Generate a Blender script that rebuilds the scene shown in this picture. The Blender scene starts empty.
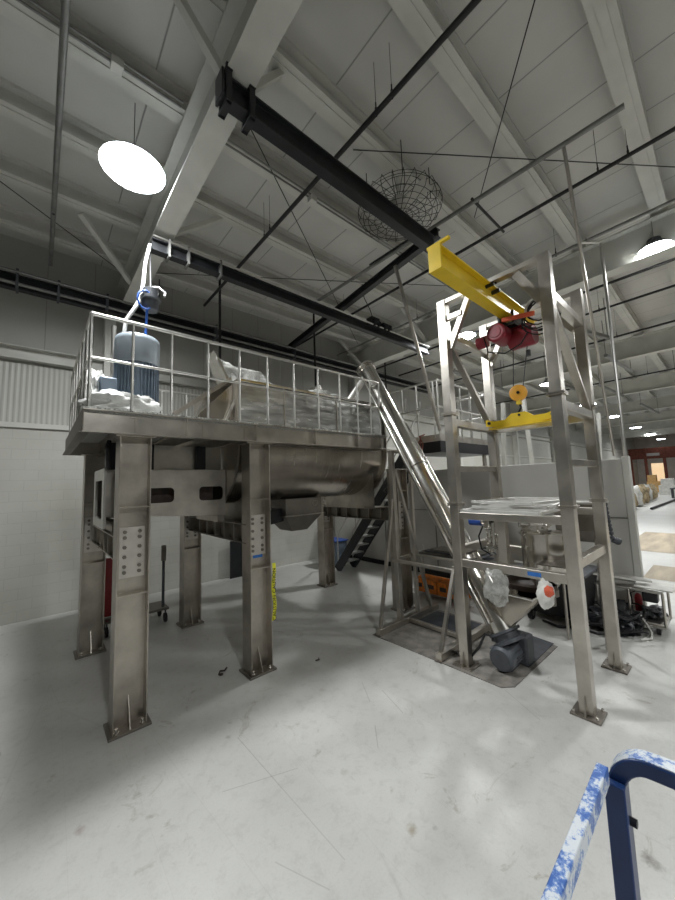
import bpy, bmesh, math, random
from mathutils import Vector, Matrix, noise
random.seed(7)
COL = bpy.context.scene.collection
PI = math.pi
V = Vector

# ------------------------------------------------------------------ materials
def _new(name):
    m = bpy.data.materials.new(name); m.use_nodes = True
    nt = m.node_tree; b = nt.nodes['Principled BSDF']
    return m, nt, b
def _set(b, **k):
    for n, v in k.items():
        b.inputs[n.replace('_', ' ')].default_value = v
def c4(c): return (c[0], c[1], c[2], 1)
def plain(name, col, rough=.5, metal=0., var=.12, scale=6., bump=0., bscale=40., rvar=0., stretch=(1, 1, 1), spec=.5):
    m, nt, b = _new(name); N, L = nt.nodes, nt.links
    _set(b, Roughness=rough, Metallic=metal); b.inputs['Specular IOR Level'].default_value = spec
    tc = N.new('ShaderNodeTexCoord'); mp = N.new('ShaderNodeMapping'); mp.inputs['Scale'].default_value = stretch
    L.new(tc.outputs['Object'], mp.inputs['Vector'])
    nz = N.new('ShaderNodeTexNoise'); nz.inputs['Scale'].default_value = scale; nz.inputs['Detail'].default_value = 6
    L.new(mp.outputs[0], nz.inputs['Vector'])
    cr = N.new('ShaderNodeValToRGB'); cr.color_ramp.elements[0].position = .3; cr.color_ramp.elements[1].position = .7
    cr.color_ramp.elements[0].color = c4([x * (1 - var) for x in col]); cr.color_ramp.elements[1].color = c4([min(1, x * (1 + var)) for x in col])
    L.new(nz.outputs['Fac'], cr.inputs[0]); L.new(cr.outputs[0], b.inputs['Base Color'])
    if rvar:
        mr = N.new('ShaderNodeMapRange'); mr.inputs['To Min'].default_value = max(0, rough - rvar); mr.inputs['To Max'].default_value = min(1, rough + rvar)
        L.new(nz.outputs['Fac'], mr.inputs['Value']); L.new(mr.outputs[0], b.inputs['Roughness'])
    if bump:
        n2 = N.new('ShaderNodeTexNoise'); n2.inputs['Scale'].default_value = bscale; L.new(mp.outputs[0], n2.inputs['Vector'])
        bp = N.new('ShaderNodeBump'); bp.inputs['Strength'].default_value = bump; bp.inputs['Distance'].default_value = .02
        L.new(n2.outputs['Fac'], bp.inputs['Height']); L.new(bp.outputs[0], b.inputs['Normal'])
    return m
M = {}
M['mill'] = plain('mill_finish_stainless', (.44, .405, .355), .36, .95, .22, 3.5, .06, 30, .1)
M['gantry'] = plain('brushed_stainless_tube', (.52, .49, .44), .33, .95, .18, 4, .05, 30, .08)
M['plate'] = plain('light_splice_plate', (.60, .57, .52), .45, .85, .1, 6)
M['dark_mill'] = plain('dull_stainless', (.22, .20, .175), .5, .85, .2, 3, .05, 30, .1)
M['polish'] = plain('polished_stainless', (.66, .64, .60), .2, 1., .1, 5, .03, 12, .08)
M['tank'] = plain('brushed_tank_steel', (.42, .385, .335), .26, .95, .10, 3, .012, 30, .05, (4, .6, .6))
M['alu'] = plain('bright_rail_tube', (.60, .59, .56), .32, .95, .08, 8)
M['vessel'] = plain('satin_vessel_steel', (.66, .63, .58), .22, 1., .1, 6)
M['frames'] = plain('pale_bar_steel', (.74, .73, .70), .45, .5, .1, 6)
M['galv'] = plain('galvanised_grating', (.42, .42, .41), .55, .6, .3, 60, .2, 60)
M['gratedge'] = plain('diamond_grating_edge', (.50, .50, .47), .4, .8, .8, 45, .4, 45)
M['black'] = plain('black_painted_steel', (.012, .013, .015), .38, .1, .3, 5)
M['pipe'] = plain('black_pipe', (.02, .02, .021), .5, .3, .3, 5)
M['greypipe'] = plain('grey_conduit', (.22, .22, .21), .45, .5, .2, 5)
M['yellow'] = plain('yellow_painted_steel', (.80, .56, .02), .4, .0, .08, 4, .02)
M['amber'] = plain('amber_paint', (.82, .40, .05), .4, 0, .1, 5)
M['red'] = plain('dark_red_paint', (.26, .022, .035), .38, 0, .2, 7)
M['signal_red'] = plain('bright_red_paint', (.30, .015, .022), .45, 0, .15, 5)
M['orange_red'] = plain('orange_red_paint', (.75, .13, .06), .45, 0, .1, 5)
M['orange'] = plain('orange_box', (.72, .20, .02), .6, 0, .45, 9)
M['blue'] = plain('blue_paint', (.02, .07, .30), .45, 0, .2, 6)
M['bluegrey'] = plain('blue_grey_motor_paint', (.17, .215, .27), .42, .1, .12, 6)
M['motorlight'] = plain('pale_blue_grey_paint', (.27, .31, .345), .4, .1, .08, 6)
M['darkgrey'] = plain('dark_grey_paint', (.07, .075, .085), .5, .1, .2, 10)
M['motorgrey'] = plain('grey_motor_paint', (.085, .095, .11), .45, .1, .2, 9)
M['rubber'] = plain('black_rubber', (.012, .012, .013), .7, 0, .3, 9, .2)
M['tarp'] = plain('black_sheeting', (.015, .016, .02), .35, 0, .3, 9, .6, 14)
M['white'] = plain('white_painted_steel', (.52, .515, .475), .55, 0, .1, 2, .05, 6)
M['offwhite'] = plain('white_panel_board', (.50, .49, .455), .42, 0, .05, 1.2)
M['plastic'] = plain('crumpled_white_sheeting', (.52, .52, .50), .3, 0, .15, 10, .6, 9)
M['conduit'] = plain('pale_grey_hose', (.42, .42, .41), .5, 0, .1, 8)
M['bluehose'] = plain('blue_hose', (.02, .10, .42), .45, 0, .1, 8)
M['bluetape'] = plain('blue_masking_tape', (.03, .16, .50), .6, 0, .1, 20)
M['brown'] = plain('brown_stain_tray', (.055, .038, .03), .6, 0, .3, 10)
M['wood'] = plain('plywood', (.62, .38, .15), .6, 0, .2, 5)
M['rack'] = plain('rust_red_rack', (.20, .055, .035), .6, 0, .25, 4)
M['card'] = plain('cardboard_bundles', (.42, .33, .20), .8, 0, .45, 5)
M['paper'] = plain('pale_wrapping', (.75, .74, .70), .7, 0, .15, 5)
M['mat'] = plain('dirty_floor_sheet', (.20, .185, .165), .75, 0, .35, 7, .15, 60)
M['tanfloor'] = plain('worn_tan_floor', (.36, .30, .22), .6, 0, .35, 1.6, 0, 40, .1, (.4, 2, 1))
M['darkmat'] = plain('dark_rubber_sheet', (.05, .055, .065), .6, 0, .3, 7)
M['tapeyellow'] = plain('caution_tape', (.80, .78, .04), .45, 0, .05, 9)
M['spark'] = plain('ink_black', (.01, .01, .01), .6)
M['rackwhite'] = plain('pale_store_wall', (.55, .55, .55), .7, 0, .15, 1)

def film():
    m, nt, b = _new('clear_plastic_film'); N, L = nt.nodes, nt.links
    _set(b, Roughness=.25); b.inputs['Base Color'].default_value = (.50, .50, .475, 1)
    tc = N.new('ShaderNodeTexCoord'); nz = N.new('ShaderNodeTexNoise'); nz.inputs['Scale'].default_value = 9; nz.inputs['Detail'].default_value = 6
    L.new(tc.outputs['Object'], nz.inputs['Vector'])
    mr = N.new('ShaderNodeMapRange'); mr.inputs['From Min'].default_value = .35; mr.inputs['From Max'].default_value = .65
    mr.inputs['To Min'].default_value = .25; mr.inputs['To Max'].default_value = .75
    L.new(nz.outputs['Fac'], mr.inputs['Value']); L.new(mr.outputs[0], b.inputs['Alpha'])
    bp = N.new('ShaderNodeBump'); bp.inputs['Strength'].default_value = .6; bp.inputs['Distance'].default_value = .03
    L.new(nz.outputs['Fac'], bp.inputs['Height']); L.new(bp.outputs[0], b.inputs['Normal'])
    return m
M['film'] = film()
M['wrapped'] = plain('film_wrapped_steel', (.46, .46, .44), .25, .55, .4, 5, .5, 5, .12, (.5, 1, 2.2))

SPOTS = [(0.321, 3.303, 0.05, (0.72, 0.62, 0.6), 0.9), (2.042, 1.692, 0.05, (0.62, 0.55, 0.45), 0.9), (1.479, 3.443, 0.04, (0.7, 0.68, 0.66), 0.8), (2.603, 3.401, 0.06, (0.78, 0.74, 0.72), 0.8), (2.966, 0.572, 0.07, (0.5, 0.48, 0.46), 0.9), (2.169, 1.592, 0.03, (0.7, 0.68, 0.66), 0.8), (2.028, 2.366, 0.05, (0.8, 0.78, 0.76), 0.8), (3.895, 2.132, 0.08, (0.8, 0.78, 0.75), 0.6)]
SCRATCHES = [(1.544, 3.363, 1.575, 1.867, 0.004), (1.193, 2.897, 1.764, 2.672, 0.004), (3.051, 3.187, 2.844, 2.857, 0.004), (2.618, 2.573, 2.419, 2.352, 0.004), (3.102, 2.911, 2.958, 2.493, 0.004), (1.239, 2.164, 1.4, 1.807, 0.004), (4.094, 1.937, 3.842, 1.49, 0.004)]
def floor_mat():
    m, nt, b = _new('sealed_concrete'); N, L = nt.nodes, nt.links
    tc = N.new('ShaderNodeTexCoord')
    def nz(s, d=8, r=.6, dist=0):
        n = N.new('ShaderNodeTexNoise'); n.inputs['Scale'].default_value = s; n.inputs['Detail'].default_value = d
        n.inputs['Roughness'].default_value = r; n.inputs['Distortion'].default_value = dist; L.new(tc.outputs['Object'], n.inputs['Vector']); return n
    def ramp(src, p0, c0, p1, c1):
        r = N.new('ShaderNodeValToRGB'); e = r.color_ramp.elements; e[0].position = p0; e[1].position = p1; e[0].color = c4(c0); e[1].color = c4(c1)
        L.new(src, r.inputs[0]); return r
    def mix(a, bb, fac, mode='MULTIPLY'):
        x = N.new('ShaderNodeMixRGB'); x.blend_type = mode; L.new(a, x.inputs[1]); L.new(bb, x.inputs[2])
        if isinstance(fac, float): x.inputs[0].default_value = fac
        else: L.new(fac, x.inputs[0])
        return x
    n1 = nz(.7, 8, .6, .4); r1 = ramp(n1.outputs['Fac'], .3, (.50, .495, .475), .72, (.60, .595, .57))
    n2 = nz(9, 10, .75, .3); r2 = ramp(n2.outputs['Fac'], .28, (.80, .79, .78), .5, (1, 1, 1))
    a = mix(r1.outputs[0], r2.outputs[0], .8)
    n3 = nz(2.3, 6, .7, 1.2); r3 = ramp(n3.outputs['Fac'], .30, (.60, .56, .50), .38, (1, 1, 1))      # scattered stains
    a = mix(a.outputs[0], r3.outputs[0], .7)
    n5 = nz(60, 4, .7); r5 = ramp(n5.outputs['Fac'], .25, (.85, .85, .85), .5, (1, 1, 1)); a = mix(a.outputs[0], r5.outputs[0], .6)
    # fine straight scratches
    mp = N.new('ShaderNodeMapping'); mp.inputs['Rotation'].default_value = (0, 0, .25); mp.inputs['Scale'].default_value = (1.4, .12, 1)
    L.new(tc.outputs['Object'], mp.inputs['Vector'])
    vo = N.new('ShaderNodeTexVoronoi'); vo.feature = 'DISTANCE_TO_EDGE'; vo.inputs['Scale'].default_value = 1.0; L.new(mp.outputs[0], vo.inputs['Vector'])
    r6 = ramp(vo.outputs['Distance'], .0, (.72, .70, .68), .004, (1, 1, 1)); a = mix(a.outputs[0], r6.outputs[0], .28)
    def spot(x, y, rad, col, strength):
        vd = N.new('ShaderNodeVectorMath'); vd.operation = 'DISTANCE'; vd.inputs[1].default_value = (x, y, 0); L.new(tc.outputs['Object'], vd.inputs[0])
        ns = N.new('ShaderNodeMath'); ns.operation = 'MULTIPLY_ADD'; ns.inputs[1].default_value = rad * 2.4; L.new(n2.outputs['Fac'], ns.inputs[0]); L.new(vd.outputs['Value'], ns.inputs[2])
        rr = N.new('ShaderNodeMapRange'); rr.inputs['From Min'].default_value = rad * 1.3; rr.inputs['From Max'].default_value = rad * 2.1; rr.inputs['To Min'].default_value = strength; rr.inputs['To Max'].default_value = 0
        L.new(ns.outputs[0], rr.inputs['Value'])
        x_ = N.new('ShaderNodeMixRGB'); x_.blend_type = 'MULTIPLY'; x_.inputs[2].default_value = c4(col); L.new(rr.outputs[0], x_.inputs[0]); L.new(a.outputs[0], x_.inputs[1]); return x_
    for sp_ in SPOTS: a = spot(*sp_)
    def scratch(x0, y0, x1, y1, w):
        d = V((x1 - x0, y1 - y0, 0)); ln = d.length; d.normalize()
        def dot(vec, off):
            q = N.new('ShaderNodeVectorMath'); q.operation = 'DOT_PRODUCT'; q.inputs[1].default_value = vec; L.new(tc.outputs['Object'], q.inputs[0])
            m_ = N.new('ShaderNodeMath'); m_.operation = 'SUBTRACT'; m_.inputs[1].default_value = off; L.new(q.outputs['Value'], m_.inputs[0])
            m2 = N.new('ShaderNodeMath'); m2.operation = 'ABSOLUTE'; L.new(m_.outputs[0], m2.inputs[0]); return m2
        al = dot((d.x, d.y, 0), d.x * (x0 + x1) / 2 + d.y * (y0 + y1) / 2); pe = dot((-d.y, d.x, 0), -d.y * x0 + d.x * y0)
        l1 = N.new('ShaderNodeMath'); l1.operation = 'LESS_THAN'; l1.inputs[1].default_value = ln / 2; L.new(al.outputs[0], l1.inputs[0])
        l2 = N.new('ShaderNodeMath'); l2.operation = 'LESS_THAN'; l2.inputs[1].default_value = w; L.new(pe.outputs[0], l2.inputs[0])
        m3 = N.new('ShaderNodeMath'); m3.operation = 'MULTIPLY'; L.new(l1.outputs[0], m3.inputs[0]); L.new(l2.outputs[0], m3.inputs[1])
        m4 = N.new('ShaderNodeMath'); m4.operation = 'MULTIPLY'; L.new(m3.outputs[0], m4.inputs[0]); L.new(n1.outputs['Fac'], m4.inputs[1])
        x_ = N.new('ShaderNodeMixRGB'); x_.blend_type = 'MULTIPLY'; x_.inputs[2].default_value = (.55, .53, .5, 1); L.new(m4.outputs[0], x_.inputs[0]); L.new(a.outputs[0], x_.inputs[1]); return x_
    for q_ in SCRATCHES: a = scratch(*q_)
    L.new(a.outputs[0], b.inputs['Base Color'])
    mr = N.new('ShaderNodeMapRange'); mr.inputs['To Min'].default_value = .28; mr.inputs['To Max'].default_value = .55; L.new(n2.outputs['Fac'], mr.inputs['Value'])
    L.new(mr.outputs[0], b.inputs['Roughness'])
    bp = N.new('ShaderNodeBump'); bp.inputs['Strength'].default_value = .08; bp.inputs['Distance'].default_value = .01
    L.new(n2.outputs['Fac'], bp.inputs['Height']); L.new(bp.outputs[0], b.inputs['Normal'])
    return m
M['floor'] = floor_mat()

def lined(name, col, axis, period, width, depth=.6, var=.06, rough=.6, dirt=1.3, bumpy=.05, wave=False):
    """painted sheet with parallel seams (or corrugation) across one axis"""
    m, nt, b = _new(name); N, L = nt.nodes, nt.links
    _set(b, Roughness=rough)
    tc = N.new('ShaderNodeTexCoord'); sp = N.new('ShaderNodeSeparateXYZ'); L.new(tc.outputs['Object'], sp.inputs[0])
    mm = N.new('ShaderNodeMath'); mm.operation = 'DIVIDE'; mm.inputs[1].default_value = period; L.new(sp.outputs[axis], mm.inputs[0])
    fr = N.new('ShaderNodeMath'); fr.operation = 'FRACT'; L.new(mm.outputs[0], fr.inputs[0])
    pp = N.new('ShaderNodeMath'); pp.operation = 'PINGPONG'; pp.inputs[1].default_value = .5; L.new(fr.outputs[0], pp.inputs[0])
    nz = N.new('ShaderNodeTexNoise'); nz.inputs['Scale'].default_value = dirt; nz.inputs['Detail'].default_value = 8; L.new(tc.outputs['Object'], nz.inputs['Vector'])
    cr = N.new('ShaderNodeValToRGB'); e = cr.color_ramp.elements; e[0].position = .3; e[1].position = .7
    e[0].color = c4([x * (1 - var) for x in col]); e[1].color = c4([x * (1 + var) for x in col]); L.new(nz.outputs['Fac'], cr.inputs[0])
    r2 = N.new('ShaderNodeValToRGB'); e = r2.color_ramp.elements; e[0].position = 0; e[1].position = width
    e[0].color = c4([depth] * 3); e[1].color = (1, 1, 1, 1); L.new(pp.outputs[0], r2.inputs[0])
    mx = N.new('ShaderNodeMixRGB'); mx.blend_type = 'MULTIPLY'; mx.inputs[0].default_value = 1; L.new(cr.outputs[0], mx.inputs[1]); L.new(r2.outputs[0], mx.inputs[2])
    L.new(mx.outputs[0], b.inputs['Base Color'])
    bp = N.new('ShaderNodeBump'); bp.inputs['Strength'].default_value = .8 if wave else .4; bp.inputs['Distance'].default_value = .02
    L.new((pp if wave else r2).outputs[0], bp.inputs['Height']); L.new(bp.outputs[0], b.inputs['Normal'])
    return m
M['ceiling'] = lined('ceiling_liner_panel', (.49, .485, .455), 0, .92, .016, .42, .07, .6, 1.0)
M['wallpanel'] = lined('wall_liner_panel', (.37, .365, .335), 0, .82, .014, .6, .06, .6, .8)
M['corrugated'] = lined('corrugated_sheet', (.45, .445, .405), 0, .085, .45, .72, .05, .5, .8, wave=True)

def block_mat():
    m, nt, b = _new('painted_block_wall'); N, L = nt.nodes, nt.links
    _set(b, Roughness=.5)
    tc = N.new('ShaderNodeTexCoord'); sp = N.new('ShaderNodeSeparateXYZ'); L.new(tc.outputs['Object'], sp.inputs[0])
    cb = N.new('ShaderNodeCombineXYZ'); L.new(sp.outputs[0], cb.inputs[0]); L.new(sp.outputs[2], cb.inputs[1])
    br = N.new('ShaderNodeTexBrick'); br.inputs['Scale'].default_value = 1; br.inputs['Brick Width'].default_value = .41; br.inputs['Row Height'].default_value = .205
    br.inputs['Mortar Size'].default_value = .006; br.inputs['Color1'].default_value = (.47, .465, .43, 1); br.inputs['Color2'].default_value = (.455, .45, .415, 1)
    br.inputs['Mortar'].default_value = (.42, .415, .385, 1); L.new(cb.outputs[0], br.inputs['Vector'])
    nz = N.new('ShaderNodeTexNoise'); nz.inputs['Scale'].default_value = .9; nz.inputs['Detail'].default_value = 8; L.new(tc.outputs['Object'], nz.inputs['Vector'])
    cr = N.new('ShaderNodeValToRGB'); e = cr.color_ramp.elements; e[0].position = .3; e[1].position = .7; e[0].color = (.84, .83, .80, 1); e[1].color = (1, 1, 1, 1)
    L.new(nz.outputs['Fac'], cr.inputs[0])
    mx = N.new('ShaderNodeMixRGB'); mx.blend_type = 'MULTIPLY'; mx.inputs[0].default_value = 1; L.new(br.outputs[0], mx.inputs[1]); L.new(cr.outputs[0], mx.inputs[2])
    L.new(mx.outputs[0], b.inputs['Base Color'])
    bp = N.new('ShaderNodeBump'); bp.inputs['Strength'].default_value = .25; bp.inputs['Distance'].default_value = .01; bp.invert = True
    L.new(br.outputs['Fac'], bp.inputs['Height']); L.new(bp.outputs[0], b.inputs['Normal'])
    return m
M['block'] = block_mat()

def scuffed():
    m, nt, b = _new('scuffed_blue_paint'); N, L = nt.nodes, nt.links
    tc = N.new('ShaderNodeTexCoord'); nz = N.new('ShaderNodeTexNoise'); nz.inputs['Scale'].default_value = 120; nz.inputs['Detail'].default_value = 8; nz.inputs['Roughness'].default_value = .7
    L.new(tc.outputs['Object'], nz.inputs['Vector'])
    n2 = N.new('ShaderNodeTexNoise'); n2.inputs['Scale'].default_value = 26; L.new(tc.outputs['Object'], n2.inputs['Vector'])
    ad = N.new('ShaderNodeMath'); ad.operation = 'ADD'; L.new(nz.outputs['Fac'], ad.inputs[0]); L.new(n2.outputs['Fac'], ad.inputs[1])
    cr = N.new('ShaderNodeValToRGB'); e = cr.color_ramp.elements; e[0].position = .84; e[0].color = (.04, .12, .40, 1); e[1].position = 1.04; e[1].color = (.62, .66, .70, 1)
    x = cr.color_ramp.elements.new(.93); x.color = (.16, .27, .55, 1)
    # ramp only spans 0..1: halve the sum first
    hf = N.new('ShaderNodeMath'); hf.operation = 'MULTIPLY'; hf.inputs[1].default_value = .5; L.new(ad.outputs[0], hf.inputs[0])
    e[0].position = .44; x.position = .49; cr.color_ramp.elements[-1].position = .54
    L.new(hf.outputs[0], cr.inputs[0]); L.new(cr.outputs[0], b.inputs['Base Color']); _set(b, Roughness=.4)
    return m
M['scuffed'] = scuffed()
M['railblue'] = plain('dark_blue_rail_paint', (.012, .035, .12), .35, .1, .2, 12)
M['railgrey'] = plain('blue_grey_rail_side', (.16, .19, .25), .4, .2, .2, 12)

def emit(name, col, s):
    m, nt, b = _new(name); _set(b, Roughness=.5); b.inputs['Emission Color'].default_value = c4(col); b.inputs['Emission Strength'].default_value = s
    return m
M['lamp'] = emit('led_lens', (.88, .95, 1), 30)
M['doorway_glow'] = emit('warm_lit_doorway', (1, .68, .35), .8)  # glowing surface stands in for the light beyond the far opening

# ------------------------------------------------------------------ mesh builder
class MB:
    def __init__(s): s.v = []; s.f = []; s.sm = []; s.mi = []; s.cur = 0
    def add(s, vs, fs, smooth=False):
        o = len(s.v); s.v += [V(p) for p in vs]
        for f in fs: s.f.append([i + o for i in f]); s.sm.append(smooth); s.mi.append(s.cur)
        return s
    def box(s, lo, hi):
        x0, y0, z0 = lo; x1, y1, z1 = hi
        return s.add([(x0, y0, z0), (x1, y0, z0), (x1, y1, z0), (x0, y1, z0), (x0, y0, z1), (x1, y0, z1), (x1, y1, z1), (x0, y1, z1)],
                     [(0, 3, 2, 1), (4, 5, 6, 7), (0, 1, 5, 4), (1, 2, 6, 5), (2, 3, 7, 6), (3, 0, 4, 7)])
    def frame(s, p, q, up=(0, 0, 1)):
        p, q, up = V(p), V(q), V(up); d = (q - p).normalized()
        if abs(d.dot(up)) > .98: up = V((0, 1, 0)) if abs(d.y) < .9 else V((1, 0, 0))
        a = d.cross(up).normalized(); b = a.cross(d).normalized(); return p, q, d, a, b
    def extr(s, p, q, prof, up=(0, 0, 1), smooth=False):
        """profile [(side, up)] swept from p to q"""
        p, q, d, a, b = s.frame(p, q, up); n = len(prof)
        vs = [p + a * x + b * y for x, y in prof] + [q + a * x + b * y for x, y in prof]
        fs = [(i, (i + 1) % n, n + (i + 1) % n, n + i) for i in range(n)]
        s.add(vs, fs, smooth); s.add(vs[:n], [tuple(range(n))[::-1]]); s.add(vs[n:], [tuple(range(n))]); return s
    def beam(s, p, q, w, h, up=(0, 0, 1)):
        w /= 2; h /= 2; return s.extr(p, q, [(-w, -h), (w, -h), (w, h), (-w, h)], up)
    def ibeam(s, p, q, w, h, tw=.012, tf=.016, up=(0, 0, 1)):
        w /= 2; h /= 2; t = tw / 2
        return s.extr(p, q, [(-w, -h), (w, -h), (w, -h + tf), (t, -h + tf), (t, h - tf), (w, h - tf), (w, h), (-w, h), (-w, h - tf), (-t, h - tf), (-t, -h + tf), (-w, -h + tf)], up)
    def channel(s, p, q, w, h, t=.012, up=(0, 0, 1)):
        h /= 2
        return s.extr(p, q, [(0, -h), (w, -h), (w, -h + t), (t, -h + t), (t, h - t), (w, h - t), (w, h), (0, h)], up)
    def cone(s, p, q, r0, r1, n=20, caps=True):
        p, q, d, a, b = s.frame(p, q); vs = []
        for c, r in ((p, r0), (q, r1)):
            vs += [c + (a * math.cos(2 * PI * i / n) + b * math.sin(2 * PI * i / n)) * r for i in range(n)]
        s.add(vs, [(i, (i + 1) % n, n + (i + 1) % n, n + i) for i in range(n)], True)
        if caps: s.add(vs[:n], [tuple(range(n))[::-1]]); s.add(vs[n:], [tuple(range(n))])
        return s
    def tube(s, p, q, r, n=10): return s.cone(p, q, r, r, n)
    def path(s, pts, r, n=8, closed=False):
        pts = [V(p) for p in pts]; k = len(pts); rings = []; a = None
        for i, p in enumerate(pts):
            if closed: d = pts[(i + 1) % k] - pts[i - 1]
            else: d = pts[min(i + 1, k - 1)] - pts[max(i - 1, 0)]
            d.normalize()
            if a is None:
                a = d.cross(V((0, 0, 1)) if abs(d.z) < .9 else V((1, 0, 0))).normalized()
            else: a = (a - d * a.dot(d)).normalized()
            b = d.cross(a); rings.append([p + (a * math.cos(2 * PI * j / n) + b * math.sin(2 * PI * j / n)) * r for j in range(n)])
        vs = [x for g in rings for x in g]; fs = []
        for i in range(k if closed else k - 1):
            for j in range(n):
                i2 = (i + 1) % k; fs.append((i * n + j, i * n + (j + 1) % n, i2 * n + (j + 1) % n, i2 * n + j))
        s.add(vs, fs, True)
        if not closed: s.add(rings[0], [tuple(range(n))[::-1]]); s.add(rings[-1], [tuple(range(n))])
        return s
    def sweep(s, pts, w, h, side=(0, 1, 0)):
        """rectangular bar along a path lying in a plane whose normal is side"""
        pts = [V(p) for p in pts]; sd = V(side).normalized(); k = len(pts); vs = []
        for i, p in enumerate(pts):
            d = (pts[min(i + 1, k - 1)] - pts[max(i - 1, 0)]).normalized(); u = sd.cross(d).normalized()
            vs += [p + sd * a * w / 2 + u * b * h / 2 for a, b in ((-1, -1), (1, -1), (1, 1), (-1, 1))]
        fs = [(i * 4 + j, i * 4 + (j + 1) % 4, i * 4 + 4 + (j + 1) % 4, i * 4 + 4 + j) for i in range(k - 1) for j in range(4)]
        s.add(vs, fs); s.add(vs[:4], [(3, 2, 1, 0)]); s.add(vs[-4:], [(0, 1, 2, 3)]); return s
    def lathe(s, prof, c, axis=(0, 0, 1), n=32):
        """prof [(r, t)] around axis through c"""
        c = V(c); p, q, d, a, b = s.frame(c, c + V(axis)); vs = []
        for r, t in prof:
            vs += [c + d * t + (a * math.cos(2 * PI * i / n) + b * math.sin(2 * PI * i / n)) * max(r, 1e-4) for i in range(n)]
        fs = [(k * n + i, k * n + (i + 1) % n, (k + 1) * n + (i + 1) % n, (k + 1) * n + i) for k in range(len(prof) - 1) for i in range(n)]
        return s.add(vs, fs, True)
    def poly(s, pts, off):
        pts = [V(p) for p in pts]; off = V(off); n = len(pts)
        return s.add(pts + [p + off for p in pts], [tuple(range(n))[::-1], tuple(range(n, 2 * n))] + [(i, (i + 1) % n, n + (i + 1) % n, n + i) for i in range(n)])
    def blob(s, c, r, seed=0, amp=.3, freq=2.2, sub=3, flat=None):
        bm = bmesh.new(); bmesh.ops.create_icosphere(bm, subdivisions=sub, radius=1)
        vs = []
        for v in bm.verts:
            k = 1 + amp * noise.noise(v.co * freq + V((seed * 7.1, seed, 0))) + amp * .45 * noise.noise(v.co * freq * 3 + V((seed, 3, 1)))
            p = V((v.co.x * r[0] * k, v.co.y * r[1] * k, v.co.z * r[2] * k)) + V(c)
            if flat is not None: p.z = max(p.z, flat)
            vs.append(p)
        fs = [[v.index for v in f.verts] for f in bm.faces]; bm.free(); return s.add(vs, fs, True)
    def build(s, name, mat, parent=None, bevel=0., kind=None):
        off = V((0, 0, 0)); p = parent
        while p is not None: off += V(p.location); p = p.parent
        me = bpy.data.meshes.new(name)
        me.from_pydata([tuple(v - off) for v in s.v], [], s.f); me.validate()
        mats = mat if isinstance(mat, (list, tuple)) else [mat]
        for m in mats: me.materials.append(M[m] if isinstance(m, str) else m)
        if len(me.polygons) == len(s.sm):
            me.polygons.foreach_set('use_smooth', s.sm); me.polygons.foreach_set('material_index', s.mi)
        bm = bmesh.new(); bm.from_mesh(me); bmesh.ops.recalc_face_normals(bm, faces=bm.faces); bm.to_mesh(me); bm.free()
        me.set_sharp_from_angle(angle=math.radians(38))
        o = bpy.data.objects.new(name, me); COL.objects.link(o); o.parent = parent
        if bevel:
            b = o.modifiers.new('bevel', 'BEVEL'); b.width = bevel; b.segments = 2; b.limit_method = 'ANGLE'; b.angle_limit = math.radians(40)
        if kind: o['kind'] = kind
        return o

def tag(o, label=None, cat=None, group=None, kind=None):
    if label: o['label'] = label
    if cat: o['category'] = cat
    if group: o['group'] = group
    if kind: o['kind'] = kind
    return o
def thing(name, label, cat, loc=(0, 0, 0), group=None):
    o = bpy.data.objects.new(name, None); COL.objects.link(o); o.location = loc; o.empty_display_size = .1
    return tag(o, label, cat, group)
def rebase(o, base):
    """move a single mesh's origin to its base"""
    o.data.transform(Matrix.Translation(-V(base))); o.location = base; return o
def copy_tree(o, parent=None, loc=None, label=None):
    c = o.copy(); COL.objects.link(c); c.parent = parent
    if loc is not None: c.location = loc
    if label: c['label'] = label
    for ch in list(o.children): copy_tree(ch, c)
    return c
def single(name, mb, mat, label, cat, group=None, bevel=0., base=None, kind=None):
    o = mb.build(name, mat, None, bevel)
    if base is None:
        xs = [v.co for v in o.data.vertices]; base = ((min(v.x for v in xs) + max(v.x for v in xs)) / 2, (min(v.y for v in xs) + max(v.y for v in xs)) / 2, min(v.z for v in xs))
    rebase(o, base); return tag(o, label, cat, group, kind)
def struct(name, mb, mat, bevel=0.): return mb.build(name, mat, None, bevel, 'structure')

# ------------------------------------------------------------------ setting
X0, X1, Y0, Y1, ZC = -11., 66., -12., 9.12, 7.6
struct('floor', MB().box((X0, Y0, -.12), (X1, Y1 + .2, 0)), 'floor')
struct('ceiling', MB().box((X0, Y0, ZC), (X1, Y1 + .2, ZC + .15)), 'ceiling')
wl = struct('wall_left', MB().box((X0, Y1, 0), (X1, Y1 + .2, 3.72)), 'block')
struct('wall_left_upper', MB().box((X0, Y1 + .02, 3.72), (X1, Y1 + .2, ZC)), 'wallpanel')
struct('trim_1', MB().box((X0, Y1 - .05, 3.70), (X1, Y1 + .02, 3.80)), 'offwhite', .005)
struct('trim_2', MB().box((X0, Y1 - .005, 3.80), (X1, Y1 + .02, 5.0)), 'corrugated')
struct('trim_3', MB().channel((X0, Y1 - .0, 5.18), (X1, Y1 - .0, 5.18), .16, .26), 'white')
struct('wall_back', MB().box((X0 - .2, Y0, 0), (X0, Y1 + .2, ZC)), 'wallpanel')
struct('wall_right', MB().box((X0, Y0 - .2, 0), (X1, Y0, ZC)), 'wallpanel')
struct('wall_front', MB().box((X1, Y0, 0), (X1 + .2, Y1 + .2, ZC)), 'rackwhite')
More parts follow.
